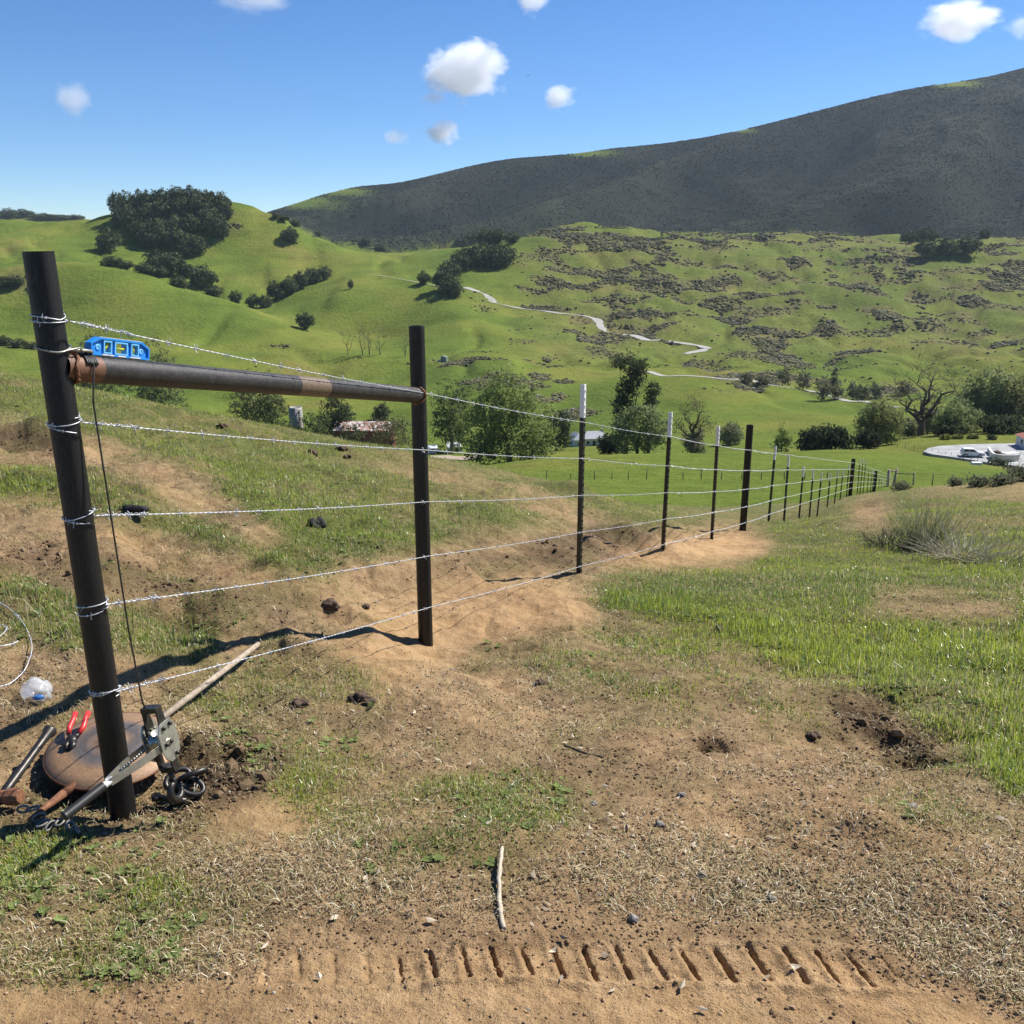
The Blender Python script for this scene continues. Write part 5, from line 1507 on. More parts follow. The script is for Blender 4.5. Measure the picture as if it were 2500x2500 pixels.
for k in range(5):
    pts = []
    for (x, y), pys, off in zip(WIRE_POS, WIRE_PY, OFF):
        q = at(966, pys[k], y)
        # the height seen at the post's own depth
        dx, dy, dz = ray(966 + FPX * x / (y * 1.03), pys[k])
        z = CZ + float(dz / dy) * y
        pts.append(Vector((x, y, z)) + FN * off)
    cz = [873, 885, 897, 909, 920.5][k]
    for y in YT:
        f = (y - 12.8) / (37 - 12.8)
        zz = pts[5].z + (at(1606, cz, 37).z - pts[5].z) * f
        pts.append(Vector((XT(y), y, zz)) + FN * .012)
    pts.append(Vector((13.66, 37, at(1606, cz, 37).z)) + FN * .04)
    e = at(1686, end_py[0][k], 89)
    for y in YE:
        f = (y - 37) / 52
        pts.append(Vector((XE(y), y, pts[len(WIRE_POS) + len(YT)].z * (1 - f) + e.z * f)) + FN * .012)
    pts.append(Vector((XE(89), 89, e.z)))
    mb = MB(); rr = random.Random(40 + k)
    # run
    for i in range(len(pts) - 1):
        a, b = pts[i], pts[i + 1]
        twisted(mb, a, b, a.y < 7)
        L = (b - a).length; dn = (b - a).normalized()
        if a.y < 16:
            nb = max(1, int(L / .14))
            for j in range(nb):
                t = (j + .5 + rr.uniform(-.15, .15)) / nb
                barb(mb, a + (b - a) * t + Vector((0, 0, -math.sin(math.pi * t) * .004 * L)), dn, rr, 1.1, a.y < 8)
    # tie-off: the end goes round the corner post and is wound back along the run
    c0 = Vector((base1.x, base1.y, 0)) + Vector((d1.x, d1.y, 0)) * ((pts[0].z - base1.z) / d1.z)
    for turn, dz_ in ((0, 0), (1, .014 + .01 * rr.random())):
        ring = []
        for t in np.linspace(0, 2 * math.pi, 40):
            an = math.atan2(FN.y, FN.x) + t
            ring.append(Vector((c0.x + math.cos(an) * (PR + .0035), c0.y + math.sin(an) * (PR + .0022), pts[0].z + dz_ * math.sin(t / 2 + k) + (.006 + .006 * (k % 3)) * math.cos(t + k) * (turn - .5) - .012 * turn * (k % 2))))
        for i in range(0, 39): pass
        mb.tube(ring, .0015, 5, False)
        for j in ((5, 14, 30), (9, 33))[turn]:
            barb(mb, ring[j], (ring[j + 1] - ring[j]).normalized(), rr, 1.0)
    dn = (pts[1] - pts[0]).normalized(); u = dn.orthogonal().normalized(); w = dn.cross(u)
    coil = [pts[0] + dn * (.02 + .2 * t) + (u * math.cos(t * 60) + w * math.sin(t * 60)) * .0036 for t in np.linspace(0, 1, 80)]
    mb.tube(coil, .001, 4, False)
    for t in (.05, .13, .19): barb(mb, pts[0] + dn * t, dn, rr, 1.2)
    o = mb.local("barbed_wire", M['galv'])
    tag(o, f"{NAMES[k]} bright barbed wire strand of the new fence", "barbed wire", "barbed wires of the new fence")

# steel T-posts
def tpost_proto():
    t = bpy.data.objects.new("t_post", None); C.objects.link(t); t.empty_display_size = .1
    def sect(z0, z1):
        mb = MB()
        mb.box((0, 0, (z0 + z1) / 2), (.005, .036, z1 - z0)); mb.box((-.0185, 0, (z0 + z1) / 2), (.032, .005, z1 - z0 - .001))
        z = z0 + .03
        while z < z1 - .01:
            mb.box((.006, 0, z), (.007, .012, .014)); z += .054
        return mb
    sect(-2.1, -.236).local("shaft", M['tpost'], t, .001)
    sect(-.236, 0).local("white_tip", M['white_paint'], t, .001)
    return t
ORD = ["first", "second", "third", "fourth", "fifth", "sixth", "seventh", "eighth", "ninth", "tenth", "eleventh"]
proto = tpost_proto()
def put_tpost(x, y, ztop, label, first=[True]):
    o = proto if first[0] else copy_tree(proto)
    first[0] = False
    o.location = (x, y, ztop); o.rotation_euler = (random.uniform(-.015, .015), random.uniform(-.02, .02), RZ + random.uniform(-.1, .1))
    tag(o, label, "T-post", "white tipped T-posts of the new fence")
def z_seen(px, py, Y):
    dx, dy, dz = ray(px, py); return CZ + float(dz / dy) * Y
for i, (x, y, pt, px) in enumerate(TP):
    put_tpost(x, y, z_seen(px, pt, y), f"{ORD[i]} white tipped steel T-post after the pipe brace")
for i, y in enumerate(YT):
    put_tpost(XT(y), y, z_seen(PXT[i], PXTOP[i], y), f"{ORD[i]} white tipped T-post after the lone pipe post, counting downhill")
for i, y in enumerate(YE):
    if abs(y - 55.4) < .1: continue
    px, py_ = project(XE(y), y, -10)
    put_tpost(XE(y), y, z_seen(float(px), PYE[i], y), f"{ORD[i]} of the distant T-posts running downhill past the far pipe post")
def lone_post(name, label, x, y, px, ptop, r, mat='pipe'):
    z = hz(x, y); top = Vector((x, y, z_seen(px, ptop, y)))
    t = thing(name, label, "fence post", (x, y, z))
    tube_post(Vector((x, y, z - .4)), top, r).build("pipe", M[mat], t)
    MB().lathe([(r * 1.0, 0), (r * 1.5, -.004), (r * 2.4, -.02), (r * 2.8, -.06)], (x, y, z + .03), 20).build("soil_collar", M['clod'], t)
lone_post("pipe_post", "thick black pipe post standing alone between T-posts", 3.26, 12.8, 1408, 802, .048)
lone_post("pipe_post", "black pipe post where the wires turn down the slope", 13.66, 37, 1607, 866, .075)
lone_post("pipe_post", "thick post among the distant T-posts of the downhill run", XE(55.4), 55.4, 1654, 889, .08)
def wood_brace(name, label, a, b, ha, hb, r=.085, lean=(0, 0)):
    t = thing(name, label, "fence brace", a)
    ta, tb = a + Vector((lean[0], 0, ha)), b + Vector((lean[1], 0, hb))
    MB().cyl(a - Vector((0, 0, .5)), ta, r, r * .9, 10).build("post", M['wood'], t)
    MB().cyl(b - Vector((0, 0, .5)), tb, r, r * .9, 10).build("post", M['wood'], t)
    MB().cyl(ta - Vector((0, 0, .2)), tb - Vector((0, 0, .2)), r * .6, r * .6, 8).build("rail", M['bark'], t)
g = lambda x, y: Vector((x, y, hz(x, y)))
wood_brace("wooden_brace", "grey wooden brace ending the new fence at the hill's edge", g(XE(75.6), 75.6), g(XE(89), 89), 1.5, 1.75, .12, (0, .25))
q0 = at(1689, 912, 92); q1 = at(1723, 912, 92)
wood_brace("wooden_brace", "two post brace starting the cross fence along the hill's edge", g(q0.x, q0.y), g(q1.x, q1.y), 1.35, 1.35, .08)
pp = [(g(at(x, 912, 92).x, 92), 1.25) for x in (1723.5, 1759, 1796, 1834, 1875, 1915, 1955)]
far_fence("cross_fence", "thin post and wire fence along the hill's far edge", pp[1:], .05, M['bark'])

# ------------------------------------------------------------------ blue level on the rail
def level():
    Lv, Hh, Tk = .228, .050, .022
    y0 = .098
    base = rail_frame(0, y0, PR + .0012)
    t = thing("spirit_level", "blue torpedo spirit level standing on the brace rail", "spirit level", base)
    fr = lambda u, v, w: base + rdn * u + rx * v + rzv * w
    h, k2 = Tk / 2, .03
    body = MB()
    # upper and lower flange, tapered ends, web plates between the openings
    body.prism([(0, .004), (.004, 0), (Lv - .004, 0), (Lv, .004), (Lv, .006), (0, .006)], -h, h, fr)
    body.prism([(k2 + .004, Hh - .006), (Lv - k2 - .004, Hh - .006), (Lv - k2, Hh), (k2, Hh)], -h, h, fr)
    body.prism([(0, .006), (.005, .006), (.005, .030), (k2 + .006, Hh - .006), (k2, Hh), (0, .033)], -h, h, fr)
    body.prism([(Lv - .005, .006), (Lv, .006), (Lv, .033), (Lv - k2, Hh), (Lv - k2 - .006, Hh - .006), (Lv - .005, .030)], -h, h, fr)
    body.build("body", M['blue'], t, .0006)
    wins = [(.052, .075), (.094, .136), (.158, .181)]
    web = MB(); th = .005
    xs = [.005, *[a for w in wins for a in w], Lv - .005]
    for i in range(0, len(xs), 2):
        a, b = xs[i], xs[i + 1]
        if i == 0: poly = [(a, .006), (b, .006), (b, Hh - .006), (k2 + .006, Hh - .006), (a, .030)]
        elif i == len(xs) - 2: poly = [(a, .006), (b, .006), (b, .030), (Lv - k2 - .006, Hh - .006), (a, Hh - .006)]
        else: poly = [(a, .006), (b, .006), (b, Hh - .006), (a, Hh - .006)]
        web.prism(poly, -th, th, fr)
    for a, b in wins:
        web.prism([(a, .006), (b, .006), (b, .010), (a, .010)], -th, th, fr); web.prism([(a, .040), (b, .040), (b, Hh - .006), (a, Hh - .006)], -th, th, fr)
    web.build("web", M['blue'], t)
    rim = MB()
    for a, b in wins:
        for (u0, u1, w0, w1) in ((a - .004, b + .004, .0075, .0115), (a - .004, b + .004, .0385, .0425), (a - .004, a, .0116, .0384), (b, b + .004, .0116, .0384)):
            rim.prism([(u0, w0), (u1, w0), (u1, w1), (u0, w1)], -h + .001, h - .001, fr)
    for u in (.030, Lv - .030):
        rr = Matrix((rdn, rzv, rx)).transposed()
        rim.lathe([(.0055, -.0065), (.0085, -.0065), (.0085, .0065), (.0055, .0065)], fr(u, 0, .022), 20, rr)
        rim.lathe([(0.0, .0052), (.0055, .0052)], fr(u, 0, .022), 20, rr)
    rim.build("window_rim", M['light_blue'], t)
    for (a, b), d in zip(wins, ((.6, .8), (1, 0), (0, 1))):
        c = fr((a + b) / 2, 0, .025); dv = (rdn * d[0] + rzv * d[1]).normalized()
        ln = .013 if d[0] < 1 else .019
        MB().cyl(c - dv * ln, c + dv * ln, .0052, .0052, 14).build("vial", M['vial'], t)
    e = MB()
    e.prism([(k2 + .001, Hh + .0002), (Lv - k2 - .001, Hh + .0002), (Lv - k2 - .001, Hh + .0014), (k2 + .001, Hh + .0014)], -h * .97, h * .97, fr)
    for a, b in ((.04, .085), (.10, .132), (.148, .19)):
        e.prism([(a, .0018), (b, .0018), (b, .0056), (a, .0056)], h + .0002, h + .0008, fr)
    e.build("milled_edge", M['alu'], t)
level()

# ------------------------------------------------------------------ cable, winch and tools at the corner post
WY = 2.44
def cable():
    c0 = top1 + d1 * ((at(100, 658, 2.47).z - top1.z) / d1.z)
    t = thing("steel_cable", "thin steel winch cable looped round the corner post", "cable", c0)
    mb = MB()
    ring = [c0 + Vector((math.cos(a) * (PR + .005), math.sin(a) * (PR + .005), .006 * math.sin(a * 2))) for a in np.linspace(-.3, 6.0, 40)]
    end = rail_frame(.014, .075, PR + .006)
    mb.tube(ring + [c0 + Vector((.06, .02, .0)), end], .0028, 6)
    mb.build("loop", M['steel'], t)
    pad = MB(); rot = Matrix((rdn, rx, rzv)).transposed()
    pts = [rail_frame(.012 + .017 * math.sin(a), .062 + .034 * math.cos(a), PR + .007 + .003 * math.sin(a)) for a in np.linspace(0, 2 * math.pi, 24)[:-1]]
    pad.tube(pts, .0045, 6, False, True, True)
    pad.build("thimble", M['zinc'], t)
    sl = MB()
    ring = [rail_frame((PR + .003) * math.cos(a), .055 + .006 * math.sin(a), (PR + .003) * math.sin(a)) for a in np.linspace(.3, 2.6, 16)]
    for k in range(6): sl.tube([p + rdn * (.007 * k) for p in ring], .004, 5)
    sl.build("strap", M['black_rubber'], t)
    path = [rail_frame(.02, .07, PR + .006), rail_frame(PR + .004, .075, .012)]
    for px, py in ((176, 760), (190, 850), (215, 1010), (243, 1190), (268, 1322), (277, 1345)):
        path.append(at(px, py, 2.50 + (WY - 2.50) * (py - 700) / 640))
    mb = MB(); mb.tube(path, .0026, 6); mb.build("cable_line", M['dark_steel'], t)
cable()
def winch():
    T = at(284, 1336, WY); Hk = at(326, 1470, WY)
    u = (Hk - T).normalized()
    n = Vector((.97, -.22, .1)); n = (n - u * n.dot(u)).normalized()
    v = u.cross(n)
    L = (Hk - T).length
    t = thing("hand_winch", "steel hand cable winch hanging beside the corner post", "winch", T)
    fr = lambda a, b, c: T + u * a + n * b + v * c       # (along, plate normal, across)
    def plate(poly, c0, c1, mb): return mb.prism(poly, c0, c1, lambda a, b, c: fr(a, b, c))
    oct_ = [(.045, -.026), (.068, -.040), (.125, -.042), (.150, -.034), (.166, -.014), (.166, .014), (.150, .032), (.125, .040), (.068, .038), (.045, .024)]
    mb = MB(); plate(oct_, .026, .030, mb); mb.build("side_plate", M['zinc'], t, .001)
    mb = MB(); plate(oct_, -.030, -.026, mb); mb.build("side_plate", M['zinc'], t, .001)
    mb = MB()
    strap = [(0, -.012), (.0, .012), (.05, .017), (.19, .014), (.205, .008), (.205, -.008), (.19, -.014), (.05, -.017)]
    plate(strap, .020, .0255, mb); plate(strap, -.0255, -.020, mb)
    plate([(-.004, -.014), (.012, -.014), (.012, .014), (-.004, .014)], -.026, .026, mb)
    plate([(.186, -.014), (.204, -.014), (.204, .014), (.186, .014)], -.0195, .0195, mb)
    mb.build("frame", M['dark_steel'], t, .0012)
    rot = Matrix((u, v, n)).transposed()
    mb = MB()
    mb.lathe([(.0, -.019), (.034, -.019), (.034, -.015), (.018, -.012), (.018, .012), (.034, .015), (.034, .019), (0, .019)], fr(.105, 0, 0), 24, rot)
    for k in range(14):
        a = 2 * math.pi * k / 14
        mb.box(fr(.105 + .036 * math.cos(a), -.017, .036 * math.sin(a)), (.008, .008, .004), rot)
    mb.build("ratchet_drum", M['zinc'], t)
    mb = MB()
    for a, c in ((.060, -.018), (.108, 0), (.108, .02), (.152, -.012), (.06, .014)):
        mb.lathe([(0, .009), (.004, .009), (.0065, .006), (.0065, 0)], fr(a, .030, c), 8, rot)
    mb.build("bolt", M['dark_steel'], t)
    # lever: two bars that meet at the grip
    G = at(122, 1540, 2.16); G0 = at(225, 1452, WY + (2.16 - WY) * .6)
    piv = fr(.108, 0, 0)
    hd = (G - piv).normalized(); hu = hd.cross(Vector((0, 0, 1))).normalized(); hw = hu.cross(hd)
    hl = (G - piv).length; gl = .125
    lev = MB()
    for sgn, o1, o2 in ((1, .034, .007), (-1, -.034, -.007)):
        a0, a1, a2 = piv + n * o1, piv + hd * (hl * .33) + n * o1 * .75, piv + hd * (hl - gl - .015) + n * o2
        for p, q in ((a0, a1), (a1, a2)):
            d = (q - p).normalized(); s_ = d.cross(n).normalized()
            lev.prism([(0, -.011), ((q - p).length, -.011), ((q - p).length, .011), (0, .011)], -.002, .002, lambda a, b, c, p=p, d=d, s_=s_: p + d * a + n * b + s_ * c)
    lo = lev.build("lever", M['zinc'], t)
    sp_ = MB()
    a, b = piv + hd * .05 + hw * .012, piv + hd * (hl * .45) + hw * .008
    q = [a + (b - a) * tt + (hu * math.cos(tt * 70) + hw * math.sin(tt * 70)) * .005 for tt in np.linspace(0, 1, 120)]
    sp_.tube(q, .0013, 4); sp_.cyl(a, b, .0028); sp_.build("spring", M['steel'], lo)
    g = MB(); ro = Matrix((hu, hw, hd)).transposed(); g0 = piv + hd * (hl - gl)
    prof = [(0, -.012), (.008, -.012), (.0095, -.001), (.012, 0)]
    for i in range(22):
        z = gl * (i + .5) / 22
        prof += [(.0135, z - .0016), (.0118, z + .0016)]
    prof += [(.014, gl), (.010, gl + .004), (0, gl + .004)]
    g.lathe(prof, g0, 20, ro); g.build("grip", M['black_rubber'], lo)
    ferr = MB(); ferr.lathe([(.0095, -.03), (.0095, .0)], g0, 16, ro); ferr.build("ferrule", M['alu'], lo)
    # hook
    hk = MB()
    c = fr(.205, 0, 0)
    hk.tube([c, c + u * .03], [.009, .008], 10)
    hk.lathe([(0, -.008), (.008, -.008), (.008, .008), (0, .008)], c + u * .03, 14, rot)
    arc, rad = [], []
    cc = c + u * .064
    for i, a in enumerate(np.linspace(-2.75, 1.55, 22)):
        arc.append(cc + u * (math.cos(a) * -.026 * -1) * -1 + v * 0 + (u * (math.cos(a + math.pi)) + v * math.sin(a + math.pi)) * 0 + u * (-.0 + 0) )
    arc = [cc + u * (-.027 * math.cos(a)) + v * (.027 * math.sin(a)) for a in np.linspace(.05, 4.5, 24)]
    rad = [.0085 + .003 * math.sin(math.pi * i / 23) - .005 * max(0, (i - 19) / 4) for i in range(24)]
    hk.tube([c + u * .03] + arc, [.008] + rad, 10)
    hk.build("hook", M['dark_steel'], t)
    return c + u * .09
hk_end = winch()
def shackle():
    p = hit(345, 1500, 1.5, 5)
    t = thing("chain_coil", "heap of heavy grey chain links gripped by the winch hook", "chain", p)
    mb = MB()
    rr = random.Random(12)
    for k in range(6):
        c = p + Vector((rr.uniform(-.035, .045), rr.uniform(-.03, .03), .014 + .012 * k))
        ax = Vector((rr.uniform(-.6, .6), rr.uniform(-.6, .6), 1)).normalized(); ex = ax.orthogonal().normalized(); ey = ax.cross(ex)
        an = rr.uniform(0, 3.1); ex, ey = ex * math.cos(an) + ey * math.sin(an), ey * math.cos(an) - ex * math.sin(an)
        mb.tube([c + ex * math.cos(a) * .040 + ey * math.sin(a) * .026 for a in np.linspace(0, 2 * math.pi, 30)[:-1]], .0085, 8, False, True, True)
    mb.build("ring", M['dark_steel'], t)
    b = MB(); b.cyl(p + Vector((-.06, -.055, .03)), p + Vector((.04, -.075, .028)), .0095, .0095, 10)
    b.lathe([(0, .0), (.016, 0), (.016, .014), (0, .014)], p + Vector((-.06, -.055, .022)), 6)
    b.build("clevis_bolt", M['dark_steel'], t)
shackle()
def disc():
    c = Vector((-1.285, 2.72, 0)); c.z = hz(c.x, c.y) + .085
    t = thing("disc_blade", "round rusty plough disc lying behind the corner post", "plough disc", c)
    rot = Matrix.Rotation(R(7), 3, 'X') @ Matrix.Rotation(R(4), 3, 'Y')
    mb = MB()
    mb.lathe([(.0, .016), (.03, .017), (.032, .012), (.06, .014), (.11, .008), (.16, -.004), (.2, -.018), (.201, -.022), (.16, -.010), (.1, .001), (0, .008)], (0, 0, 0), 72, rot)
    mb.lathe([(.0, .02), (.012, .02), (.013, .0165)], (0, 0, 0), 16, rot)
    mb.local("blade", M['disc'], t)
    rim = MB(); rim.lathe([(.1985, -.0165), (.2018, -.0175), (.2018, -.0225), (.1985, -.0215)], (0, 0, 0), 72, rot); rim.local("worn_rim", M['rust'], t)
    q = MB(); q.blob((0, 0, -.07), .13, 2, .25, 4, (1, 1, .55)); tt = q.local("soil_heap", M['clod'], None)
    tt.location = c; tag(tt, "mound of dark soil propping up the plough disc", "soil mound")
    return c, rot
dc, drot = disc()
def pliers():
    c = dc + Vector((-.118, -.02, .022))
    t = thing("pliers", "fencing pliers with bright red handles on the rusty disc", "pliers", c)
    f = Vector((-.10, 1, .34)).normalized(); s_ = f.cross(Vector((0, 0, 1))).normalized(); w = s_.cross(f)
    P = lambda a, b, z=0: c + f * a + s_ * b + w * z
    for sg in (-1, 1):
        path = [P(.012, sg * .004), P(.03, sg * .016), P(.06, sg * .022), P(.095, sg * .019), P(.122, sg * .021)]
        h = MB(); h.tube([path[0], path[1]], [.006, .0055], 8); h.tube([path[1], path[1] + (path[2] - path[1]) * .2], .0055, 8)
        h.build("arm", M['dark_steel'], t)
        g = MB(); g.tube(path[1:], [.0075, .0088, .0082, .0086], 10); g.build("grip", M['red_grip'], t)
    hd = MB(); rot = Matrix((s_, f, w)).transposed()
    hd.lathe([(0, -.008), (.015, -.008), (.015, .008), (0, .008)], P(.004, 0), 18, rot)
    hd.tube([P(.0, .005), P(-.02, .011), P(-.036, .006)], [.009, .010, .005], 8); hd.tube([P(.0, -.005), P(-.02, -.011), P(-.036, -.005)], [.009, .010, .005], 8)
    hd.build("jaw", M['dark_steel'], t)
pliers()
def hammer():
    b = Vector((-1.49, 2.43, 0)); b.z = hz(b.x, b.y) + .035
    e = at(96, 1376, 2.72)
    e.z = max(e.z, hz(e.x, e.y) + .05)
    t = thing("sledgehammer", "short rusty sledgehammer leaning its dark handle on the disc", "hammer", b)
    d = (e - b).normalized(); L = (e - b).length
    rot = Matrix((d.orthogonal().normalized(), d.cross(d.orthogonal().normalized()), d)).transposed()
    MB().lathe([(0, -.02), (.0135, -.02), (.0125, .05), (.0125, L * .7), (.0145, L * .9), (.021, L - .012), (.021, L - .004), (.016, L), (0, L)], b, 20, rot).build("handle", M['dark_steel'], t)
    ax = (Vector((.93, -.30, .05)) - d * Vector((.93, -.30, .05)).dot(d)).normalized(); c2 = d.cross(ax)
    r2 = Matrix((d, c2, ax)).transposed()
    MB().lathe([(0, -.062), (.021, -.062), (.0255, -.052), (.025, -.022), (.021, -.016), (.021, .016), (.025, .022), (.0255, .052), (.021, .062), (0, .062)], b, 8, r2, False).build("head", M['rust'], t, .002)
    c = at(72, 1518, 2.40)
    ch = MB()
    for i in range(9):
        p = Vector((-1.39 + .022 * i, 2.36 + .016 * math.sin(i * 1.4) - .006 * i, 0)); p.z = hz(p.x, p.y) + .018 + .006 * (i % 2)
        if i < 3: p.z += .03 - .01 * i
        a = i * .9; ex = Vector((math.cos(.3 * i), math.sin(.3 * i), .1)); ey = Vector((-math.sin(.3 * i), math.cos(.3 * i), 0)) if i % 2 else Vector((0, .2, 1)).normalized()
        ch.tube([p + ex * .017 * math.cos(q) + ey * .0095 * math.sin(q) for q in np.linspace(0, 6.283, 17)[:-1]], .0036, 6, False, True, True)
    o = ch.local("chain", M['old_steel']); tag(o, "short length of steel chain beside the hammer head", "chain")
hammer()
def digging_bar():
    a = Vector((-1.117, 3.85, 0)); a.z = hz(a.x, a.y) + .04
    b = Vector((-1.372, 2.31, 0)); b.z = hz(b.x, b.y) + .022
    t = thing("digging_bar", "long weathered digging bar lying under the plough disc", "digging bar", b)
    m = b + (a - b) * .33
    MB().tube([b + (a - b) * .02, b + (a - b) * .12], [.006, .013], 12).build("pointed_tip", M['rust'], t)
    MB().tube([b + (a - b) * .12, m], [.0135, .0135], 14).build("socket", M['rust'], t)
    MB().tube([m, a], [.0125, .0115], 14).build("shaft", M['wood'], t)
digging_bar()

# ------------------------------------------------------------------ litter and small things about
p = hit(75, 1318, 2, 6)
t = thing("plastic_bag", "crumpled clear plastic bag lying in the dry grass", "plastic bag", p)
MB().blob(p + Vector((0, 0, .035)), .052, 3, .45, 8, (1.1, .9, .8)).build("film", M['plastic'], t)
MB().blob(p + Vector((.01, -.03, .018)), .017, 2, .4, 9, (1.1, .6, .6)).build("blue_print", M['blue'], t)
def loose_wire():
    rr = random.Random(77); mb = MB()
    for pts in ([(-90,1140),(-20,1140),(0,1146),(22,1158),(45,1185),(58,1210),(61,1232),(54,1256),(44,1276),(22,1296),(0,1306),(-60,1320)],
                [(-40,1184),(0,1186),(14,1193),(2,1208),(-30,1225)], [(-60,1238),(0,1228),(25,1220),(36,1214)]):
        W = []
        for a, b in pts:
            dx, dy, dz = ray(a, b); Y = 3.0
            q = hit(a, b, 2, 6); W.append(q + Vector((0, 0, .018)))
        path = []
        for i in range(len(W) - 1):
            for s_ in np.linspace(0, 1, 7)[:-1]:
                p0, p1, p2, p3 = W[max(i - 1, 0)], W[i], W[i + 1], W[min(i + 2, len(W) - 1)]
                path.append(.5 * ((2 * p1) + (p2 - p0) * s_ + (2 * p0 - 5 * p1 + 4 * p2 - p3) * s_ ** 2 + (3 * p1 - p0 - 3 * p2 + p3) * s_ ** 3))
        mb.tube(path, .0019, 6, True)
        for i in range(3, len(path) - 1, 9): barb(mb, path[i], (path[i + 1] - path[i]).normalized(), rr, 1.2)
    tag(mb.local("loose_barbed_wire", M['galv']), "loose curl of barbed wire on the ground by the corner post", "barbed wire")
loose_wire()
def stick(name, label, pts, r, mat, lift=.0):
    W = []
    for i, (a, b) in enumerate(pts):
        q = hit(a, b, 1.3, 12); W.append(q + Vector((0, 0, r * .7 + lift * i)))
    mb = MB(); rr = random.Random(len(pts) + int(pts[0][0]))
    path, rad = [], []
    for i in range(len(W) - 1):
        for s_ in np.linspace(0, 1, 5)[:-1]:
            path.append(W[i].lerp(W[i + 1], s_) + Vector((rr.uniform(-1, 1), rr.uniform(-1, 1), 0)) * r * .25); rad.append(r * rr.uniform(.85, 1.15))
    path.append(W[-1]); rad.append(r * .7)
    mb.tube(path, rad, 9); tag(mb.local(name, M[mat]), label, "stick")
stick("dry_stick", "smooth pale stick lying end on beside the tyre print", [(951,1755),(945,1730),(942,1700),(941,1670),(944,1640),(948,1612)], .0055, 'stick', .004)
stick("dark_twig", "dark forked twig on the trampled grass", [(1065,1406),(1085,1415),(1110,1424),(1140,1428)], .004, 'bark')
def lump(name, label, cat, px, py, r, seed, mat, squash=(1, 1, .75), group=None):
    p = hit(px, py, 1.4, 40)
    tag(MB().blob(p + Vector((0, 0, r * .3)), r, 3, .55, seed, squash).local(name, M[mat]), label, cat, group)
lump("black_glove", "flat black glove like scrap on the green bank", "scrap", 250, 966, .058, 11, 'black', (1.5, .6, .35))
lump("black_clump", "black burnt looking clump in the green grass", "clump", 597, 995, .06, 12, 'black', (.9, .8, .9))
for i, (px, py, r) in enumerate([(625,1145,.034),(690,1147,.026),(655,864,.045),(675,1322,.03),(700,1326,.022),(565,1330,.03),(1018,1290,.02),(1535,1392,.02),(420,806,.06),(590,858,.05),(645,850,.06),(1360,1192,.03)]):
    lump("soil_clod", "dark crumbly soil clod on the disturbed ground", "clod", px, py, r, 20 + i, 'clod', (1.1, .9, .7), "dark soil clods")
for i, (px, py, r) in enumerate([(1245,1558,.012),(1455,1700,.010),(1120,1520,.009),(1285,1500,.010),(1720,1525,.012),(1195,1735,.011)]):
    lump("pale_stone", "small pale stone on the bare soil", "stone", px, py, r, 50 + i, 'rock', (1.1, .9, .7), "pale stones on the soil")

def weed_bush():
    p = hit(1742, 1035, 4, 20)
    t = thing("wispy_weed", "wispy grey green weed bush with long loose stems", "weed", p)
    rr = random.Random(9)
    def stems(n, hmin, hmax, spread, r, off, sq=1.0, start=.08):
        mb = MB()
        for i in range(n):
            a = rr.uniform(0, 6.28); l = rr.uniform(hmin, hmax); o = rr.uniform(0, spread)
            b = Vector((math.cos(a) * start * rr.random(), math.sin(a) * start * rr.random(), -.02)) + off
            path = [b]; d = Vector((math.cos(a) * o, math.sin(a) * o, sq)).normalized()
            for k in range(5):
                d = (d + Vector((rr.uniform(-.22, .22), rr.uniform(-.22, .22), rr.uniform(-.08, .08)))).normalized()
                path.append(path[-1] + d * l / 5)
            mb.tube(path, [r, r * .9, r * .75, r * .6, r * .45, r * .25], 4, False)
            for k in range(2, 5):
                if rr.random() < .75:
                    e = path[k] + (d + Vector((rr.uniform(-.7, .7), rr.uniform(-.7, .7), rr.uniform(-.1, .5)))).normalized() * l * .22
                    mb.tube([path[k], e], [r * .5, r * .2], 3, False)
        return mb
    gm = simple("weed_stem", (.22, .235, .125), .8, 0, .4, 20); pm = simple("dead_stem", (.36, .31, .22), .85, 0, .35, 20); dm = simple("dark_stem", (.07, .07, .045), .85, 0, .35, 20)
    stems(100, .3, .68, .8, .0024, Vector((0, 0, 0)), 1.0, .16).local("stem", gm, t)
    stems(150, .12, .38, 1.0, .003, Vector((-.05, 0, 0)), .8, .2).local("stem_tuft", dm, t)
    q = hit(1820, 1052, 4, 20)
    t2 = thing("dead_brush", "pale heap of dead broken stems beside the weed bush", "brush", q)
    stems(170, .15, .5, 2.2, .0032, Vector((0, 0, .02)), .35, .35).local("stem", pm, t2)
    q = hit(1672, 1030, 4, 20)
    t3 = thing("dark_brush", "dark matted clump of stems on the weed bush's fence side", "brush", q)
    stems(150, .08, .28, 1.6, .0035, Vector((0, 0, .0)), .5, .2).local("stem", dm, t3)
    q = hit(1885, 1062, 4, 20)
    t4 = thing("dead_brush", "thin grey sprig fallen farther from the weed bush", "brush", q)
    stems(40, .15, .4, 2.0, .0028, Vector((0, 0, .01)), .4, .2).local("stem", gm, t4)
weed_bush()
for i, (px, py, w, h) in enumerate([(1925,906,60,32),(1890,914,36,16),(1850,915,40,12),(1803,917,20,14),(1700,925,30,14),(1965,906,60,40)]):
    p = hit(px, py, 12, 60); k = depth_of(p) / FPX
    me = crown("foliage", [(0, 0, h * k * .4, w * k * .45, w * k * .4, h * k * .5)], 70, 16, .03, .10, (.075, .085, .05), (.17, .175, .11), 90 + i, shell=.2)
    t = thing("sage_bush", "grey green sagebrush on the dry crest of the slope", "bush", p, 0, "sagebrush on the crest")
    link("foliage", me, t)

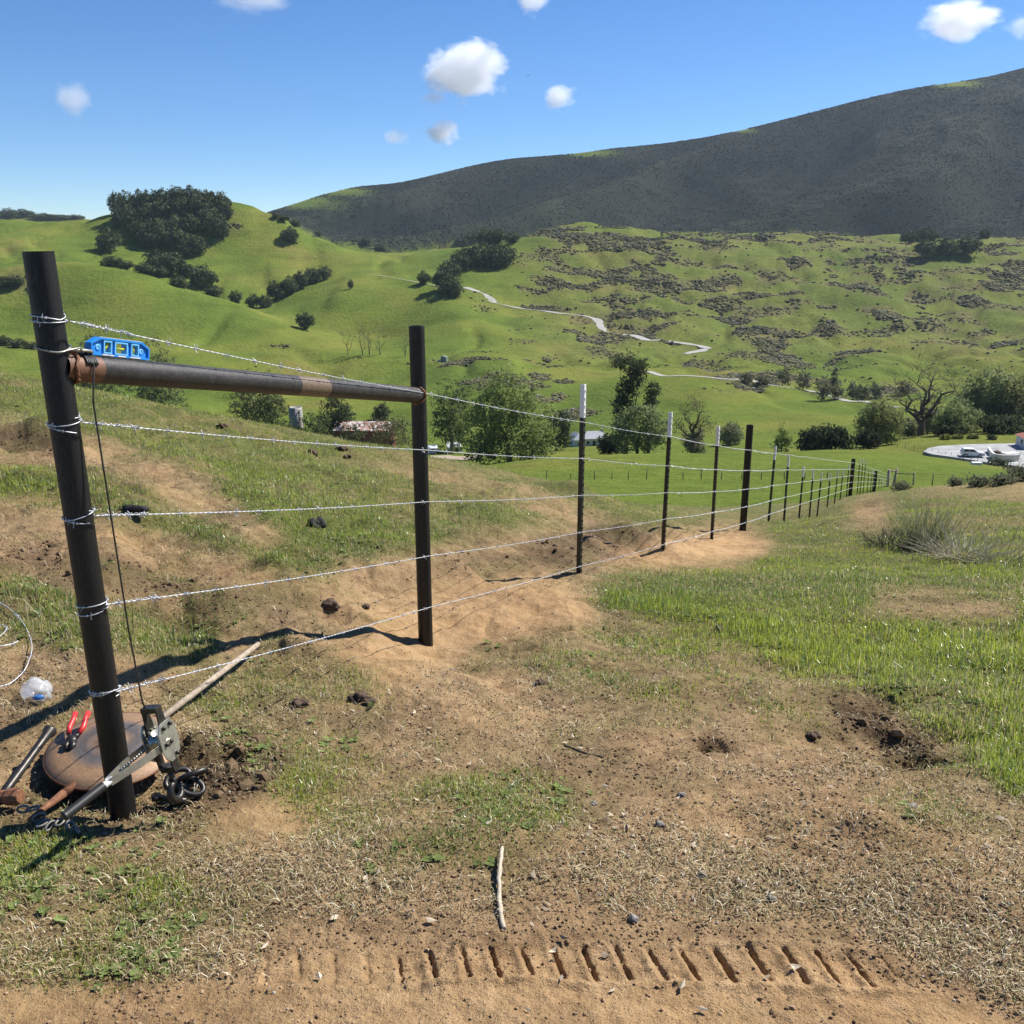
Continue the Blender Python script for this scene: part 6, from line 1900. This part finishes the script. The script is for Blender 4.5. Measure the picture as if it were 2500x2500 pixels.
# a distant bird
p = at(997, 142, 260)
t = thing("soaring_bird", "tiny dark bird soaring near the largest cloud", "bird", p)
MB().add([(-.7, 0, .12), (0, .12, 0), (.7, 0, .12), (0, -.18, 0), (0, 0, .05), (0, 0, -.06)], [(0, 1, 4), (1, 2, 4), (2, 3, 4), (3, 0, 4), (1, 0, 5), (2, 1, 5), (3, 2, 5), (0, 3, 5)]).local("body", M['black'], t)

# ------------------------------------------------------------------ clouds: small volumes of white vapour
def cloud_mat(name, dens, seed, scale, cut, soft):
    m = bpy.data.materials.new(name); m.use_nodes = True
    nt = m.node_tree; nt.nodes.clear()
    out = N(nt, "ShaderNodeOutputMaterial"); pv = N(nt, "ShaderNodeVolumePrincipled")
    pv.inputs["Color"].default_value = (.995, .995, .995, 1); pv.inputs["Anisotropy"].default_value = .35
    tc = N(nt, "ShaderNodeTexCoord").outputs["Object"]
    mp = N(nt, "ShaderNodeMapping"); mp.inputs["Location"].default_value = (seed * 3.1, seed * 1.7, seed); nt.links.new(tc, mp.inputs["Vector"])
    n = noise_node(nt, scale, 6, .58, mp.outputs[0])
    ln = N(nt, "ShaderNodeVectorMath", operation='LENGTH'); nt.links.new(tc, ln.inputs[0])
    # flat-bottomed, heaped
    d = math_node(nt, 'SUBTRACT', 1.0, ln.outputs["Value"])
    d = math_node(nt, 'ADD', math_node(nt, 'MULTIPLY', d, 1.0), math_node(nt, 'MULTIPLY', math_node(nt, 'SUBTRACT', n.outputs[0], .5), 1.5))
    d = math_node(nt, 'MULTIPLY', math_node(nt, 'SUBTRACT', d, cut), soft, True)
    nt.links.new(math_node(nt, 'MULTIPLY', d, dens * .30), pv.inputs["Density"])
    nt.links.new(pv.outputs[0], out.inputs["Volume"])
    m.cycles.volume_step_rate = .35
    return m
CLOUDS = [("largest heaped white cloud with a flat base", 880, 136, 92, 56, .05, 1, 1.6, .22, 5.0), ("small slanting white cloud above the mountain ridge", 1054, 183, 42, 28, .06, 2, 1.3, .25, 2.6),
          ("small ragged white cloud low over the ridge", 833, 250, 44, 26, .085, 3, 1.4, .25, 2.6), ("faint wisp beside the small ragged cloud", 748, 259, 34, 20, .04, 4, 1.4, .3, 2.0),
          ("small faded white puff over the oak knoll", 135, 184, 44, 34, .03, 5, 1.2, .25, 2.2), ("long bright cloud high over the mountain shoulder", 1805, 42, 98, 40, .04, 6, 1.5, .28, 3.4),
          ("thin cloud cut by the picture's top edge", 485, -6, 90, 32, .016, 7, 1.4, .25, 2.2), ("small white cloud touching the picture's top edge", 1003, 0, 36, 30, .06, 8, 1.3, .25, 2.6),
          ("faint shred below the largest cloud", 815, 184, 36, 16, .035, 9, 1.4, .3, 2.0), ("small cloud at the edge of view over the mountain", 1930, 50, 40, 26, .02, 10, 1.4, .25, 2.2)]
for lab, px, py, rx_, ry_, dens, seed, sc_, cut_, soft_ in CLOUDS:
    p = at(px, py, 5200); k = depth_of(p) / FPX
    m = cloud_mat("cloud_vapour", dens, seed, sc_, cut_, soft_)
    mb = MB(); mb.blob((0, 0, 0), 1.0, 3, 0.0, seed)
    o = mb.local("cloud", m)
    o.location = p; o.scale = (rx_ * k * 1.02, rx_ * k * .85, ry_ * k * 1.12)
    tag(o, lab, "cloud")

# ------------------------------------------------------------------ the air of the valley
def haze():
    m = bpy.data.materials.new("valley_haze"); m.use_nodes = True
    nt = m.node_tree; nt.nodes.clear()
    out = N(nt, "ShaderNodeOutputMaterial"); pv = N(nt, "ShaderNodeVolumePrincipled")
    pv.inputs["Color"].default_value = (.66, .80, 1.0, 1)
    pv.inputs["Density"].default_value = .000038
    pv.inputs["Anisotropy"].default_value = .2
    nt.links.new(pv.outputs[0], out.inputs["Volume"])
    z0, z1 = 1e9, -1e9
    for n_ in ("ground", "pasture", "hills", "mountain"):
        me = bpy.data.objects[n_].data
        co = np.empty(len(me.vertices) * 3, np.float32); me.vertices.foreach_get("co", co)
        z0 = min(z0, float(co[2::3].min())); z1 = max(z1, float(co[2::3].max()))
    z0 -= 1.5; z1 += 12
    mb = MB(); mb.box((0, 1640, (z0 + z1) / 2), (17400, 3360, z1 - z0))
    o = mb.local("haze", m); o["kind"] = "stuff"
haze()
